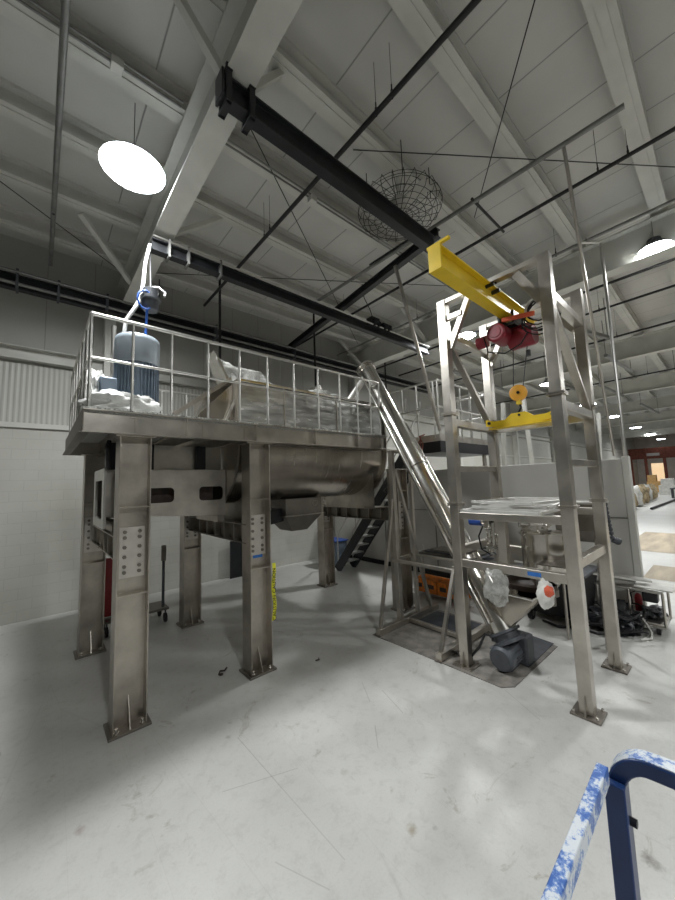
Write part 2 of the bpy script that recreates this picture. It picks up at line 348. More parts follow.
# partition of tall panels standing across the hall behind the gantry
struct('wall_partition', MB().box((7.72, 1.27, 0), (7.84, 9.1, 2.66)), 'offwhite', .01)
struct('trim_4', MB().box((7.70, 1.17, 0), (7.86, 1.27, 2.70)), 'white', .008)
struct('trim_5', MB().box((7.70, 1.75, .1), (7.72, 1.77, 2.66)).box((7.70, 3.4, .1), (7.72, 3.42, 2.66)).box((7.70, 5.1, .1), (7.72, 5.12, 2.66)).box((7.70, 6.8, .1), (7.72, 6.82, 2.66)).box((7.70, 1.27, 1.62), (7.72, 9.1, 1.64)), 'greypipe')
struct('baseboard_partition', MB().box((7.66, 1.27, 0), (7.72, 9.1, .12)), 'black')
# roof purlins run the length of the hall, girders across it
n = 6
for i in range(-6, 6):
    y = 1.75 + i * 1.3
    mb = MB(); mb.ibeam((X0, y, 7.45), (X1, y, 7.45), .24, .30, .05, .05)
    mb.beam((X0, y, 7.292), (X1, y, 7.292), .09, .016)
    struct('trim_%d' % n, mb, 'white'); n += 1
for gx in (-5.7, 1.40, 8.75, 15.9, 23., 30.1, 37.2, 44.3, 51.4):
    mb = MB(); mb.ibeam((gx, Y0, 6.86), (gx, Y1, 6.86), .30, .72, .016, .025)
    struct('trim_%d' % n, mb, 'white', .003); n += 1
# dark band along the floor far down the hall and expansion joints
struct('trim_%d' % n, MB().box((14.2, -9, .001), (18.8, 2.6, .004)), 'tanfloor'); n += 1
struct('trim_%d' % n, MB().box((10.6, -9, .001), (12.2, 1.6, .004)), 'tanfloor'); n += 1
# portal columns on the far part of the long wall
for cx in (1.1, 8.75, 15.9, 23., 30.1):
    struct('trim_%d' % n, MB().ibeam((cx, Y1 - .16, 0 if cx > 8 else 3.8), (cx, Y1 - .16, 6.5), .2, .3, up=(0, 1, 0)), 'white'); n += 1
# knee braces from the girder down flange to the purlins
knee = [((.39, 7.05, 7.25), (1.36, 7.75, 6.56)), ((.80, 3.15, 7.3), (1.33, 3.03, 6.52)), ((2.0, 3.1, 7.3), (1.47, 3.03, 6.52)), ((2.35, 5.7, 7.3), (1.45, 5.7, 6.52)),
        ((7.6, 5.7, 7.3), (8.7, 5.7, 6.52)), ((7.6, 8.4, 7.3), (8.7, 8.4, 6.52))]
for a, b in knee:
    struct('trim_%d' % n, MB().beam(a, b, .10, .07), 'white', .004); n += 1

# ------------------------------------------------------------------ lamps
LZ = 6.62
def high_bay(x, y, label, lamp=True, r=.30):
    t = thing('high_bay_light', label, 'ceiling light', (x, y, LZ), 'round high bay lights under the roof')
    MB().lathe([(.0, .20), (.10, .20), (.12, .12), (.16, .10), (r - .06, .06), (r - .02, .03), (r - .01, .005)], (x, y, LZ), n=28).build('housing', 'darkgrey', t)
    MB().lathe([(0, -.04), (r - .14, -.038), (r - .04, -.02), (r, 0.0), (r - .01, .005)], (x, y, LZ), n=28).build('lens', 'lamp', t)
    MB().tube((x, y, LZ + .2), (x, y, 7.6), .006, 6).build('hanging_rod', 'greypipe', t)
    if lamp:
        l = bpy.data.lights.new('lamp', 'AREA'); l.shape = 'DISK'; l.size = 2 * r - .06; l.energy = POWER; l.color = (.965, .985, .985); l.spread = math.radians(165)
        lo = bpy.data.objects.new('lamp', l); COL.objects.link(lo); lo.parent = t; lo.location = (0, 0, -.05)
    return t
POWER = 275
high_bay(.80, 4.82, 'glaring round high bay light above the platform, largest in the view', r=.38)
high_bay(8.68, .575, 'bright round high bay light above the right side of the yellow hoist gantry', r=.25)
high_bay(9.43, 4.85, 'bright high bay light seen behind the top of the left gantry post')
high_bay(17.6, 5.25, 'high bay light seen between the gantry posts just right of the yellow pulley block')
high_bay(17.4, .575, 'high bay light beyond the right edge, second of the right hand row', )
for k, (x, y) in enumerate([(25.0, 5.4), (32.1, 5.45), (42.0, 5.6), (51, 5.7), (60, 5.7)]):
    high_bay(x, y, ['high bay light just right of the gantry above the partition, nearest of the distant row', 'second nearest high bay light of the distant row',
                    'middle light of the distant row over the far end of the hall', 'next to last tiny high bay light at the far end', 'smallest high bay light, last over the far end of the hall'][k], lamp=(k % 2 == 1), r=.42)
for x, y in [(.1, -3.9), (8.7, -3.7), (17.3, -3.7), (30, -3.7), (45, 0), (45, -7)]:
    high_bay(x, y, 'round high bay light in the rows on the camera side of the hall')

# ------------------------------------------------------------------ overhead steel
def black_runway(x0, x1, y, ztop, label, group='black crane runway beams', h=.26, w=.14):
    xm = (x0 + x1) / 2
    t = thing('runway_beam', label, 'beam', (xm, y, ztop - h), group)
    MB().ibeam((x0, y, ztop - h / 2), (x1, y, ztop - h / 2), w, h, .03, .02).build('beam', 'black', t, .003)
    return t
t = black_runway(1.22, 4.92, 2.97, 6.47, 'black runway beam ending at the yellow beam, starting at the white girder')
MB().box((1.20, 2.885, 6.20), (1.225, 3.055, 6.49)).build('end_plate', 'black', t, .003)
for xx in (1.27, 1.52):
    MB().box((xx - .03, 2.87, 6.14), (xx + .03, 2.90, 6.56)).box((xx - .03, 3.04, 6.14), (xx + .03, 3.07, 6.56)).box((xx - .035, 2.86, 6.49), (xx + .035, 3.08, 6.52)).box((xx - .035, 2.86, 6.14), (xx + .035, 3.08, 6.165)).build('clamp', 'black', t, .003)
t = black_runway(1.22, 8.7, 5.70, 6.36, 'black runway beam with silver conduit along its top, reaching over the tank', h=.2)
MB().tube((1.22, 5.62, 6.38), (8.7, 5.62, 6.38), .018).build('conduit', 'alu', t)
for xx in (1.45, 1.75, 2.3): MB().box((xx, 5.6, 6.12), (xx + .03, 5.8, 6.42)).build('clamp', 'greypipe', t)
t = black_runway(-9, 12.9, 8.5, 6.50, 'long black runway beam beside the side wall, behind the platform', h=.28)
MB().tube((-9, 8.34, 6.50), (12.9, 8.34, 6.50), .03).build('conduit', 'greypipe', t)
MB().tube((-9, 8.36, 6.28), (12.9, 8.36, 6.28), .03).build('lower_conduit', 'greypipe', t)
for xx in (-.45, .15, .95, 3.3, 5.7): MB().box((xx, 8.32, 6.2), (xx + .04, 8.6, 6.56)).build('clamp', 'darkgrey', t)
single('bridge_beam', MB().ibeam((4.97, 2.9, 6.58), (5.66, 8.55, 6.58), .12, .16, .03, .02), 'black', 'black cross beam bridging the runway beams behind the yellow beam', 'beam')
t = thing('hoist_trolley', 'black trolley sitting on the runway beam above the tank', 'trolley', (6.55, 5.7, 6.38))
MB().box((6.2, 5.6, 6.38), (6.5, 5.8, 6.58)).box((6.62, 5.58, 6.38), (6.95, 5.82, 6.52)).build('body', 'black', t, .01)
for xx in (6.3, 6.45, 6.7, 6.85): MB().tube((xx, 5.56, 6.42), (xx, 5.84, 6.42), .07, 14).build('wheel', 'black', t)
MB().path([(6.35, 5.7, 6.58), (6.25, 5.7, 6.8), (6.0, 5.65, 7.0), (5.9, 5.6, 7.3)], .012, 6).build('cable', 'black', t)
# sprinkler pipes and struts crossing under the roof
def pipe(pts, r, mat, label, cat='pipe', hangers=(), group=None, name='sprinkler_pipe'):
    t = thing(name, label, cat, pts[0], group)
    MB().path(pts, r, 10).build('pipe', mat, t)
    for h in hangers:
        h = V(h); mb = MB(); mb.tube(h, (h.x, h.y, 7.6), .003, 5); mb.tube(h, (h.x, h.y, h.z + .14), .009, 6); mb.tube((h.x, h.y - .0, h.z - r * 1.3), (h.x, h.y, h.z + r * 2.2), r * .5, 6); mb.build('hanger', 'pipe', t)
    return t
pipe([(2.97, -4, 6.9), (2.95, 8.2, 6.9)], .032, 'pipe', 'black sprinkler pipe crossing above the first runway beam to the platform', hangers=[(2.96, 2.2, 6.9), (2.96, 2.45, 6.9), (2.95, 5.0, 6.9), (2.95, 5.2, 6.9)])
pipe([(6.15, -4, 6.9), (6.2, 8.9, 6.9)], .03, 'pipe', 'black sprinkler pipe crossing beyond the yellow beam', hangers=[(6.15, .55, 6.9), (6.15, .9, 6.9), (6.18, 3.6, 6.9), (6.18, 6.6, 6.9)])
pipe([(.03, -2, 6.92), (.03, 8.5, 6.92)], .035, 'greypipe', 'dark grey pipe crossing the roof at far left beside the glaring light', hangers=[(.03, 6.8, 6.92)])
pipe([(5.27, .45, 6.9), (5.05, 6.4, 6.9)], .035, 'greypipe', 'grey strut channel running from the right purlin over the yellow beam', 'strut', name='strut_channel')
pipe([(5.12, 2.35, 6.9), (6.3, 2.35, 6.9)], .022, 'pipe', 'short black pipe linking the grey strut and the black pipe')
pipe([(5.14, 3.3, 6.95), (5.10, 4.6, 6.95)], .022, 'pipe', 'short black pipe beside the ceiling fan')
for k, (xx, z, m, yy) in enumerate([(8.0, 7.0, 'greypipe', -6), (9.6, 6.7, 'pipe', -6), (11.5, 6.9, 'pipe', -6), (13.6, 6.7, 'pipe', -6), (16.5, 6.8, 'greypipe', -6), (19.5, 6.6, 'pipe', -6), (24, 6.7, 'pipe', -6), (31, 6.7, 'pipe', -6)]):
    pipe([(xx, yy, z), (xx, 9.0, z)], .03, m, 'pipe crossing the roof, %s after the second girder' % ['just', 'second', 'third', 'fourth', 'fifth', 'sixth', 'seventh', 'last'][k], group='pipes crossing the roof beyond the second girder', hangers=[(xx, 2.0, z), (xx, 5.5, z)])
for k, (a, b) in enumerate([((10, 2.6, 6.3), (12.2, 2.0, 6.3)), ((14, 2.4, 6.3), (17, 2.2, 6.3)), ((18, 3.4, 6.2), (21.5, 3.2, 6.2)), ((15, 4.5, 6.2), (19, 4.2, 6.2)), ((20, 1.2, 6.2), (24, 1.2, 6.2)), ((25, 3, 6.2), (30, 2.8, 6.2)), ((11, 6.2, 6.2), (15, 6.2, 6.2))]):
    t = thing('hanging_strut', 'short grey strut hung beneath the far roof', 'strut', a, 'short struts hung under the far roof')
    MB().tube(a, b, .06, 8).build('strut', 'greypipe', t); MB().tube(a, (a[0], a[1], 7.5), .012, 6).build('rod', 'greypipe', t); MB().tube(b, (b[0], b[1], 7.5), .012, 6).build('rod', 'greypipe', t)
# drop rods
for (x, y, z0, lab) in [(3.1, 7.6, 5.15, 'black drop pipe hanging behind the tank, left one'), (5.9, 7.6, 5.2, 'black drop pipe hanging behind the tank, right one'), (2.0, 8.5, 6.5, 'thin rod above the wall runway beam'), (9.8, 8.3, 4.5, 'dark drop pipe hanging above the far landing')]:
    pipe([(x, y, z0), (x, y, 7.6)], .03 if 'pipe' in lab else .012, 'pipe', lab, name='drop_pipe')
# tie rods under the roof
for a, b, lab in [((3.3, 3.2, 7.25), (8.4, -.5, 7.25), 'thin roof tie rod passing above the fan'), ((3.0, .35, 7.25), (5.97, 2.72, 7.25), 'thin roof tie rod to the right of the crossing black pipe'),
                  ((1.6, 3.6, 7.28), (8.4, 8.3, 7.28), 'thin roof tie rod running back over the tank'), ((1.6, 8.3, 7.28), (8.4, 3.8, 7.28), 'thin roof tie rod crossing back towards the gantry'),
                  ((-3, 5.2, 7.28), (1.3, 8.6, 7.28), 'thin roof tie rod left of the first girder')]:
    single('tie_rod', MB().tube(a, b, .008, 6), 'pipe', lab, 'rod', 'thin tie rods under the roof')
# conduits along the purlins
def conduit_run(y, x0, x1, lab, tail=True):
    t = thing('conduit_run', lab, 'conduit', (x0, y, 7.2), 'electrical conduits clipped along the purlins')
    MB().tube((x0, y, 7.24), (x1, y, 7.24), .014, 8).tube((x0, y + .07, 7.24), (x1, y + .07, 7.24), .014, 8).build('conduit', 'greypipe', t)
    for k in range(2):
        xx = x0 + (x1 - x0) * (.25 + .5 * k)
        MB().box((xx - .06, y - .03, 7.14), (xx + .06, y + .09, 7.23)).build('junction_box', 'white', t, .005)
conduit_run(4.1, -1.6, 1.2, 'conduit pair with junction boxes left of the first girder, over the glaring light')
conduit_run(4.2, 1.7, 8.2, 'conduit pair with junction boxes right of the first girder, behind the fan')

# caged ceiling fan
fx, fy, fz = 4.20, 3.10, 6.72
t = thing('ceiling_fan', 'white ceiling fan in a round wire guard under the roof', 'fan', (fx, fy, fz))
MB().lathe([(0, .22), (.07, .22), (.12, .16), (.13, .02), (.08, -.06), (0, -.08)], (fx, fy, fz), n=20).build('motor', 'white', t)
MB().tube((fx, fy, fz + .2), (fx, fy, 7.4), .025).build('down_rod', 'white', t)
for k in range(3):
    a = 2 * PI * k / 3 + .5; d = V((math.cos(a), math.sin(a), 0)); p = V((-d.y, d.x, 0)); c = V((fx, fy, fz + .03))
    MB().poly([c + d * .08 - p * .06, c + d * .56 - p * .11 + V((0, 0, .04)), c + d * .56 + p * .09 - V((0, 0, .03)), c + d * .08 + p * .06], (0, 0, .012)).build('blade', 'white', t)
mb = MB(); R = .66
for k in range(24):
    a = 2 * PI * k / 24; d = V((math.cos(a), math.sin(a), 0)); c = V((fx, fy, fz))
    mb.path([c + V((0, 0, -.14)) + d * .07, c + d * R * .6 + V((0, 0, -.15)), c + d * R * .93 + V((0, 0, -.1)), c + d * R, c + d * R * .93 + V((0, 0, .13)), c + d * R * .5 + V((0, 0, .17)), c + d * .1 + V((0, 0, .17))], .005, 4)
for r, z in [(.1, -.14), (.2, -.145), (.3, -.15), (.4, -.15), (.5, -.135), (.58, -.1), (R, 0), (.58, .13), (.45, .16), (.3, .17)]:
    mb.path([(fx + r * math.cos(2 * PI * i / 28), fy + r * math.sin(2 * PI * i / 28), fz + z) for i in range(28)], .005, 4, True)
mb.build('wire_guard', 'pipe', t)
for k in range(4):
    a = PI / 4 + k * PI / 2; MB().path([(fx + .5 * math.cos(a), fy + .5 * math.sin(a), fz + .15), (fx + .5 * math.cos(a), fy + .5 * math.sin(a), 7.4)], .008, 6).build('support_rod', 'pipe', t)

# ------------------------------------------------------------------ steel columns of the platform
def column(x, y, h, label, tape=False):
    t = thing('steel_column', label, 'column', (x, y, 0), 'stainless columns of the mezzanine and tank frame')
    w = .138
    MB().box((x - w, y - .005, .025), (x + w, y + .005, h)).build('web', 'mill', t)
    MB().box((x - w - .014, y - .125, .025), (x - w, y + .125, h)).build('flange', 'mill', t, .002)
    MB().box((x + w, y - .125, .025), (x + w + .014, y + .125, h)).build('flange', 'mill', t, .002)
    b = MB().box((x - .19, y - .16, 0), (x + .19, y + .16, .025)).build('base_plate', 'dark_mill', t, .003)
    for sx, sy in ((-1, -1), (1, -1), (-1, 1), (1, 1)):
        MB().tube((x + sx * .115, y + sy * .11, .025), (x + sx * .115, y + sy * .11, .07), .016, 8).tube((x + sx * .115, y + sy * .11, .025), (x + sx * .115, y + sy * .11, .04), .028, 6).build('anchor_bolt', 'polish', b)
    for s in (-1, 1):
        MB().poly([(x - .005, y + s * .006, .025), (x - .005, y + s * .14, .025), (x - .005, y + s * .006, .30)], (.01, 0, 0)).build('gusset', 'mill', t)
    for z in (1.32, 2.22):
        if z < h: MB().box((x - w, y - .11, z - .006), (x + w, y - .005, z + .006)).box((x - w, y + .005, z - .006), (x + w, y + .11, z + .006)).build('stiffener', 'mill', t)
    sp = MB().box((x - .12, y - .022, 1.48), (x + .12, y - .005, 2.01)).build('splice_plate', 'plate', t, .002)
    for sx in (-.07, .07):
        for z in (1.54, 1.60, 1.70, 1.80, 1.90, 1.96):
            MB().tube((x + sx, y - .04, z), (x + sx, y - .022, z), .02, 6).build('bolt', 'dark_mill', sp)
    MB().box((x - .19, y - .14, h), (x + .19, y + .14, h + .02)).build('cap_plate', 'mill', t, .002)
    return t
H = 2.975
A = column(.79, 4.33, H, 'front left steel column of the platform, nearest the camera')
copy_tree(A, loc=(2.27, 4.33, 0), label='front platform column with blue tape and yellow caution tape')
copy_tree(A, loc=(.69, 6.62, 0), label='rear left platform column standing behind the nearest column')
copy_tree(A, loc=(2.15, 6.62, 0), label='rear platform column seen through the gap between the two front columns')
copy_tree(A, loc=(5.30, 6.60, 0), label='rear column under the tank end, left of the stairs')
column(5.30, 4.33, 2.62, 'short front column under the tank end, standing behind the conveyor support stand')
for k, (x, lab) in enumerate([(.76, 'ribbed cross beam joining the two leftmost columns under the machine'), (2.21, 'cross beam joining the middle pair of columns'), (5.30, 'cross beam joining the two columns under the right end of the tank')]):
    t = thing('cross_beam', lab, 'beam', (x, 5.47, 1.64), 'cross beams between the column pairs')
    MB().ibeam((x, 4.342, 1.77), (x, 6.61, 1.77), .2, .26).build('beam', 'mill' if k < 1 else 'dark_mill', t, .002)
    for j in range(6):
        y = 4.7 + j * .34
        MB().box((x - .095, y, 1.656), (x + .095, y + .012, 1.884)).build('stiffener', 'mill', t)
# blue tape marks and caution tape
single('blue_tape_strip', MB().box((2.21, 4.318, 1.44), (2.35, 4.3225, 1.48)), 'bluetape', 'small blue tape strip on the second front column', 'tape')
t = thing('caution_tape', 'yellow caution tape with black lettering hanging down the second front column', 'tape', (2.44, 4.2, .75))
mb = MB(); pts = []
for i in range(13):
    z = 1.36 - i * .062; pts.append((2.447 + .008 * math.sin(i * .9), 4.193 - .006 * math.cos(i * .7), z))
for i in range(12):
    a, b = V(pts[i]), V(pts[i + 1]); mb.poly([a - V((.026, 0, 0)), a + V((.026, 0, 0)), b + V((.026, 0, 0)), b - V((.026, 0, 0))], (0, .001, 0))
mb.build('ribbon', 'tapeyellow', t)
def lettering(txt, size, loc, rot, mat, parent, name='lettering', ext=.0005):
    c = bpy.data.curves.new(name, 'FONT'); c.body = txt; c.size = size; c.extrude = ext; c.align_x = 'CENTER'; c.align_y = 'CENTER'
    o = bpy.data.objects.new(name, c); COL.objects.link(o); bpy.context.view_layer.update()
    me = bpy.data.meshes.new_from_object(o); bpy.data.objects.remove(o)
    me.materials.clear(); me.materials.append(M[mat]); k = bpy.data.objects.new(name, me); COL.objects.link(k)
    k.parent = parent; off = V((0, 0, 0)); p = parent
    while p is not None: off += V(p.location); p = p.parent
    k.location = V(loc) - off; k.rotation_euler = rot; return k
lettering('CAUTION', .072, (2.449, 4.183, 1.13), (PI / 2, -PI / 2, 0), 'spark', t)
lettering('CAUTION', .072, (2.449, 4.183, .78), (PI / 2, -PI / 2, 0), 'spark', t)

# ------------------------------------------------------------------ mezzanine platform
DX0, DX1, DY0, DY1, DZ = .31, 4.88, 4.19, 6.95, 3.235
t = thing('mezzanine_platform', 'stainless mezzanine platform with railings around the top of the tank', 'platform', (2.6, 5.5, 2.995))
mb = MB().box((DX0 + .02, DY0 + .02, DZ - .03), (2.10, DY1 - .02, DZ)).box((2.10, DY0 + .02, DZ - .03), (DX1, 4.56, DZ)).box((2.10, 6.36, DZ - .03), (DX1, DY1 - .02, DZ))
mb.build('deck_grating', 'galv', t)
# fascia channels around the edge
MB().box((DX0, DY0 + .03, 3.01), (DX1, DY0 + .042, DZ - .012)).box((DX0, DY0 - .03, 2.995), (DX1, DY0 + .07, 3.01)).box((DX0, DY0 - .03, DZ - .012), (DX1, DY0 + .05, DZ + .002)).build('front_fascia_beam', 'gantry', t, .002)
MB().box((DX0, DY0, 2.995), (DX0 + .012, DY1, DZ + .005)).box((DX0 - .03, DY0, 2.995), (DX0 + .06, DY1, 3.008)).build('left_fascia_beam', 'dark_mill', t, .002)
MB().box((DX0, DY0 - .035, DZ + .002), (DX1, DY0 + .10, DZ + .016)).build('grating_edge_strip', 'gratedge', t)
MB().box((DX0, DY1 - .012, 2.995), (DX1, DY1, DZ)).build('rear_fascia_beam', 'mill', t)
MB().box((DX1 - .012, DY0, 2.995), (DX1, 4.56, DZ)).build('right_fascia_beam', 'mill', t)
for x in (1.30, 2.20, 3.20, 4.12, 4.70): MB().box((x, DY0 - .028, 3.01), (x + .014, DY0 + .03, DZ - .012)).build('fascia_stiffener', 'gantry', t)
for x in (.78, 1.5, 2.05): MB().ibeam((x, DY0 + .02, 3.10), (x, DY1 - .02, 3.10), .1, .19).build('floor_joist', 'mill', t)
MB().ibeam((2.1, 4.50, 3.10), (DX1 - .02, 4.50, 3.10), .08, .19).build('floor_joist', 'mill', t)
# railing
rl = MB(); ZT, ZM = 4.25, 3.78
yy = DY0 + .03; xx = DX0 + .05
for z, r in ((ZT, .019), (ZM, .015)):
    rl.tube((xx, yy, z), (DX1 - .12, yy, z), r); rl.tube((xx, yy, z), (xx, DY1 - .05, z), r); rl.tube((xx, DY1 - .05, z), (DX1 - .05, DY1 - .05, z), r); rl.tube((DX1 - .12, yy, z), (DX1 - .05, 4.56, z), r)
rail = rl.build('railing', 'alu', t)
for x in (.36, .74, 1.14, 1.57, 1.99, 2.41, 2.86, 3.32, 3.78, 4.19, 4.52, 4.76): MB().tube((x, yy, DZ), (x, yy, ZT), .015).build('post', 'alu', rail)
for k in range(1, 7): MB().tube((xx, yy + k * .445, DZ), (xx, yy + k * .445, ZT), .015).build('post', 'alu', rail)
for k in range(1, 11): MB().tube((xx + k * .445, DY1 - .05, DZ), (xx + k * .445, DY1 - .05, ZT), .016).build('post', 'alu', rail)

# ------------------------------------------------------------------ blender tank
TY, TR, TZ = 5.45, .86, 3.0
TX0, TX1 = 2.14, 5.24
t = thing('blender_tank', 'large stainless U-shaped blender tank passing through the platform', 'tank', (3.7, TY, 1.8))
prof = [(TY - TR, 3.92)] + [(TY - TR * math.cos(a), TZ - TR * math.sin(a)) for a in [PI * i / 32 for i in range(33)]] + [(TY + TR, 3.92)]
mb = MB(); k = len(prof)
mb.add([(TX0, y, z) for y, z in prof] + [(TX1, y, z) for y, z in prof], [(i, i + 1, k + i + 1, k + i) for i in range(1, k - 2)], True)
mb.add([(TX0, y, z) for y, z in prof] + [(TX1, y, z) for y, z in prof], [(0, 1, k + 1, k), (k - 2, k - 1, 2 * k - 1, 2 * k - 2), (k - 1, 0, k, 2 * k - 1)])
mb.add([(TX0, y, z) for y, z in prof], [tuple(range(k))]); mb.add([(TX1, y, z) for y, z in prof], [tuple(range(k))])
mb.build('shell', 'tank', t)
def uplate(x0, x1, rr, zt):
    p = [(TY - rr, zt)] + [(TY - rr * math.cos(a), TZ - rr * math.sin(a)) for a in [PI * i / 32 for i in range(33)]] + [(TY + rr, zt)]
    return MB().poly([(x0, y, z) for y, z in p], (x1 - x0, 0, 0))
uplate(TX1, TX1 + .03, TR + .07, 3.95).build('end_plate', 'mill', t)
uplate(TX0 - .03, TX0, TR + .05, 3.95).build('end_plate', 'mill', t)
MB().box((TX0, TY - TR - .05, 3.92), (TX1 + .02, TY + TR + .05, 3.96)).build('top_flange', 'polish', t, .004)
MB().box((TX0 + .02, TY - TR - .012, 3.25), (TX1 - .02, TY - TR - .002, 3.915)).build('wrapped_side_panel', 'wrapped', t)
for x in (2.9, 4.0): MB().box((x, TY - TR - .03, 3.24), (x + .012, TY - TR, 3.92)).build('wall_rib', 'mill', t)
for x in (5.0, 2.4):
    mb = MB(); p = [(TY - .75, 1.90), (TY + .75, 1.90), (TY + .75, 2.62)] + [(TY + TR * math.sin(a), TZ - TR * math.cos(a)) for a in [1.05 - 2.1 * i / 16 for i in range(17)]] + [(TY - .75, 2.62)]
    mb.poly([(x, y, z) for y, z in p], (.03, 0, 0)); mb.box((x - .08, TY - .85, 1.885), (x + .38 if x > 4 else x + .1, TY + .85, 1.905)); mb.build('saddle', 'mill', t)
h = MB().box((3.22, 5.08, 1.875), (4.0, 5.82, 2.16)).build('discharge_box', 'dark_mill', t, .004)
MB().box((3.17, 5.03, 1.86), (4.05, 5.87, 1.875)).build('flange', 'gantry', h)
mb = MB(); mb.add([(3.22, 5.08, 1.86), (4.0, 5.08, 1.86), (4.0, 5.82, 1.86), (3.22, 5.82, 1.86), (3.45, 5.25, 1.58), (3.78, 5.25, 1.58), (3.78, 5.65, 1.58), (3.45, 5.65, 1.58)], [(0, 1, 5, 4), (1, 2, 6, 5), (2, 3, 7, 6), (3, 0, 4, 7), (4, 5, 6, 7), (0, 1, 2, 3)]); mb.build('discharge_cone', 'dark_mill', t)
MB().lathe([(.06, 0), (.06, .012), (.04, .012), (.04, 0)], (3.83, 5.08, 2.06), (0, -1, 0), 16).build('vent_ring', 'polish', h)
MB().poly([(2.8, 5.2, 1.95), (3.25, 5.2, 2.0), (3.25, 5.2, 1.78), (2.8, 5.2, 1.72)], (0, .3, 0)).build('discharge_actuator', 'black', t)
# upper inlet chute with sloping plate at the left end of the tank top
mb = MB(); mb.poly([(1.30, 4.75, 3.40), (2.10, 4.75, 4.02), (2.12, 4.75, 3.98), (1.34, 4.75, 3.35)], (0, 1.2, 0)); mb.build('sloping_chute_plate', 'mill', t)
mb = MB(); mb.poly([(2.16, 4.70, 3.96), (2.16, 4.70, 3.28), (1.5, 4.70, 3.28)], (0, .02, 0)); mb.build('chute_side_plate', 'tank', t)
mb = MB(); mb.beam((1.95, 4.66, 3.25), (2.2, 4.66, 3.85), .03, .03); mb.beam((1.52, 4.66, 3.25), (1.66, 4.66, 3.55), .03, .03); mb.build('brace_bar', 'alu', t)
mb = MB(); mb.poly([(2.10, 4.85, 3.97), (2.14, 4.85, 3.97), (1.92, 4.85, 4.42), (1.89, 4.85, 4.42)], (0, .35, 0)); mb.build('raised_lid', 'polish', t)
MB().poly([(3.93, 4.80, 3.96), (3.96, 4.80, 3.96), (3.83, 4.80, 4.2), (3.80, 4.80, 4.2)], (0, .5, 0)).build('inlet_flap', 'polish', t)
# drive housing with rounded hand holes
dh = thing('drive_housing', 'stainless drive housing with rounded hand holes under the left end of the platform', 'housing', (1.4, 5.3, 1.99))
def holed_plate(x0, x1, z0, z1, y, holes, th=.012, zcut=None):
    """front plate in the XZ plane with rounded rectangular holes, built through bmesh triangle fill"""
    bm = bmesh.new(); loops = []
    outer = [(x0, z0), (x1, z0), (x1, z1), (x0, z1)] if zcut is None else zcut
    loops.append(outer)
    for hx0, hx1, hz0, hz1, r in holes:
        p = []
        for cx, cz, a0 in ((hx1 - r, hz1 - r, 0), (hx0 + r, hz1 - r, PI / 2), (hx0 + r, hz0 + r, PI), (hx1 - r, hz0 + r, 1.5 * PI)):
            for i in range(5): p.append((cx + r * math.cos(a0 + i * PI / 8), cz + r * math.sin(a0 + i * PI / 8)))
        loops.append(p)
    es = []
    for lp in loops:
        vs = [bm.verts.new((p[0], y, p[1])) for p in lp]; es += [bm.edges.new((vs[i], vs[(i + 1) % len(vs)])) for i in range(len(vs))]
    r = bmesh.ops.triangle_fill(bm, edges=es, use_beauty=True, use_dissolve=False)
    fs = [f for f in bm.faces]; ex = bmesh.ops.extrude_face_region(bm, geom=fs)
    for v in [g for g in ex['geom'] if isinstance(g, bmesh.types.BMVert)]: v.co.y += th
    bm.verts.index_update(); mb = MB(); mb.add([v.co.copy() for v in bm.verts], [[v.index for v in f.verts] for f in bm.faces]); bm.free(); return mb
HY = 4.95
holed_plate(.62, 2.10, 1.98, 2.66, HY, [(1.06, 1.39, 2.225, 2.42, .05), (1.72, 2.06, 2.225, 2.42, .05)], zcut=[(.62, 2.10), (1.62, 2.02), (2.10, 2.0), (2.10, 2.66), (.62, 2.66)]).build('front_plate', 'gantry', dh)
MB().box((.64, HY + .012, 2.63), (2.08, 5.9, 2.66)).build('top_plate', 'mill', dh)
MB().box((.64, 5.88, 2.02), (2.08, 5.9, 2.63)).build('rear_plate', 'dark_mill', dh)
MB().box((.75, 5.15, 2.05), (2.0, 5.7, 2.58)).build('gearbox', 'brown', dh, .02)
fr = MB(); fx0 = .60
for lo, hi in (((fx0, 4.96, 1.95), (fx0 + .03, 5.9, 2.06)), ((fx0, 4.96, 2.54), (fx0 + .03, 5.9, 2.68)), ((fx0, 4.96, 2.06), (fx0 + .03, 5.12, 2.54)), ((fx0, 5.74, 2.06), (fx0 + .03, 5.9, 2.54))): fr.box(lo, hi)
fr.build('end_frame', 'alu', dh, .003)
MB().box((.80, 5.1, 2.66), (2.09, 5.12, 3.0)).build('upper_panel', 'gantry', dh)
for x in (.62, 1.02, 1.7): MB().box((x, 5.0, 2.66), (x + .13, 5.14, 3.0)).build('hanger_bracket', 'black', dh, .01)
MB().path([(.62, 4.8, 2.99), (.60, 4.75, 2.9), (.61, 4.78, 2.78), (.64, 4.9, 2.67)], .025, 8).build('hose', 'rubber', dh)
for x in (.70, 2.0): MB().box((x, 5.0, 1.90), (x + .1, 5.88, 2.02)).build('foot', 'mill', dh)

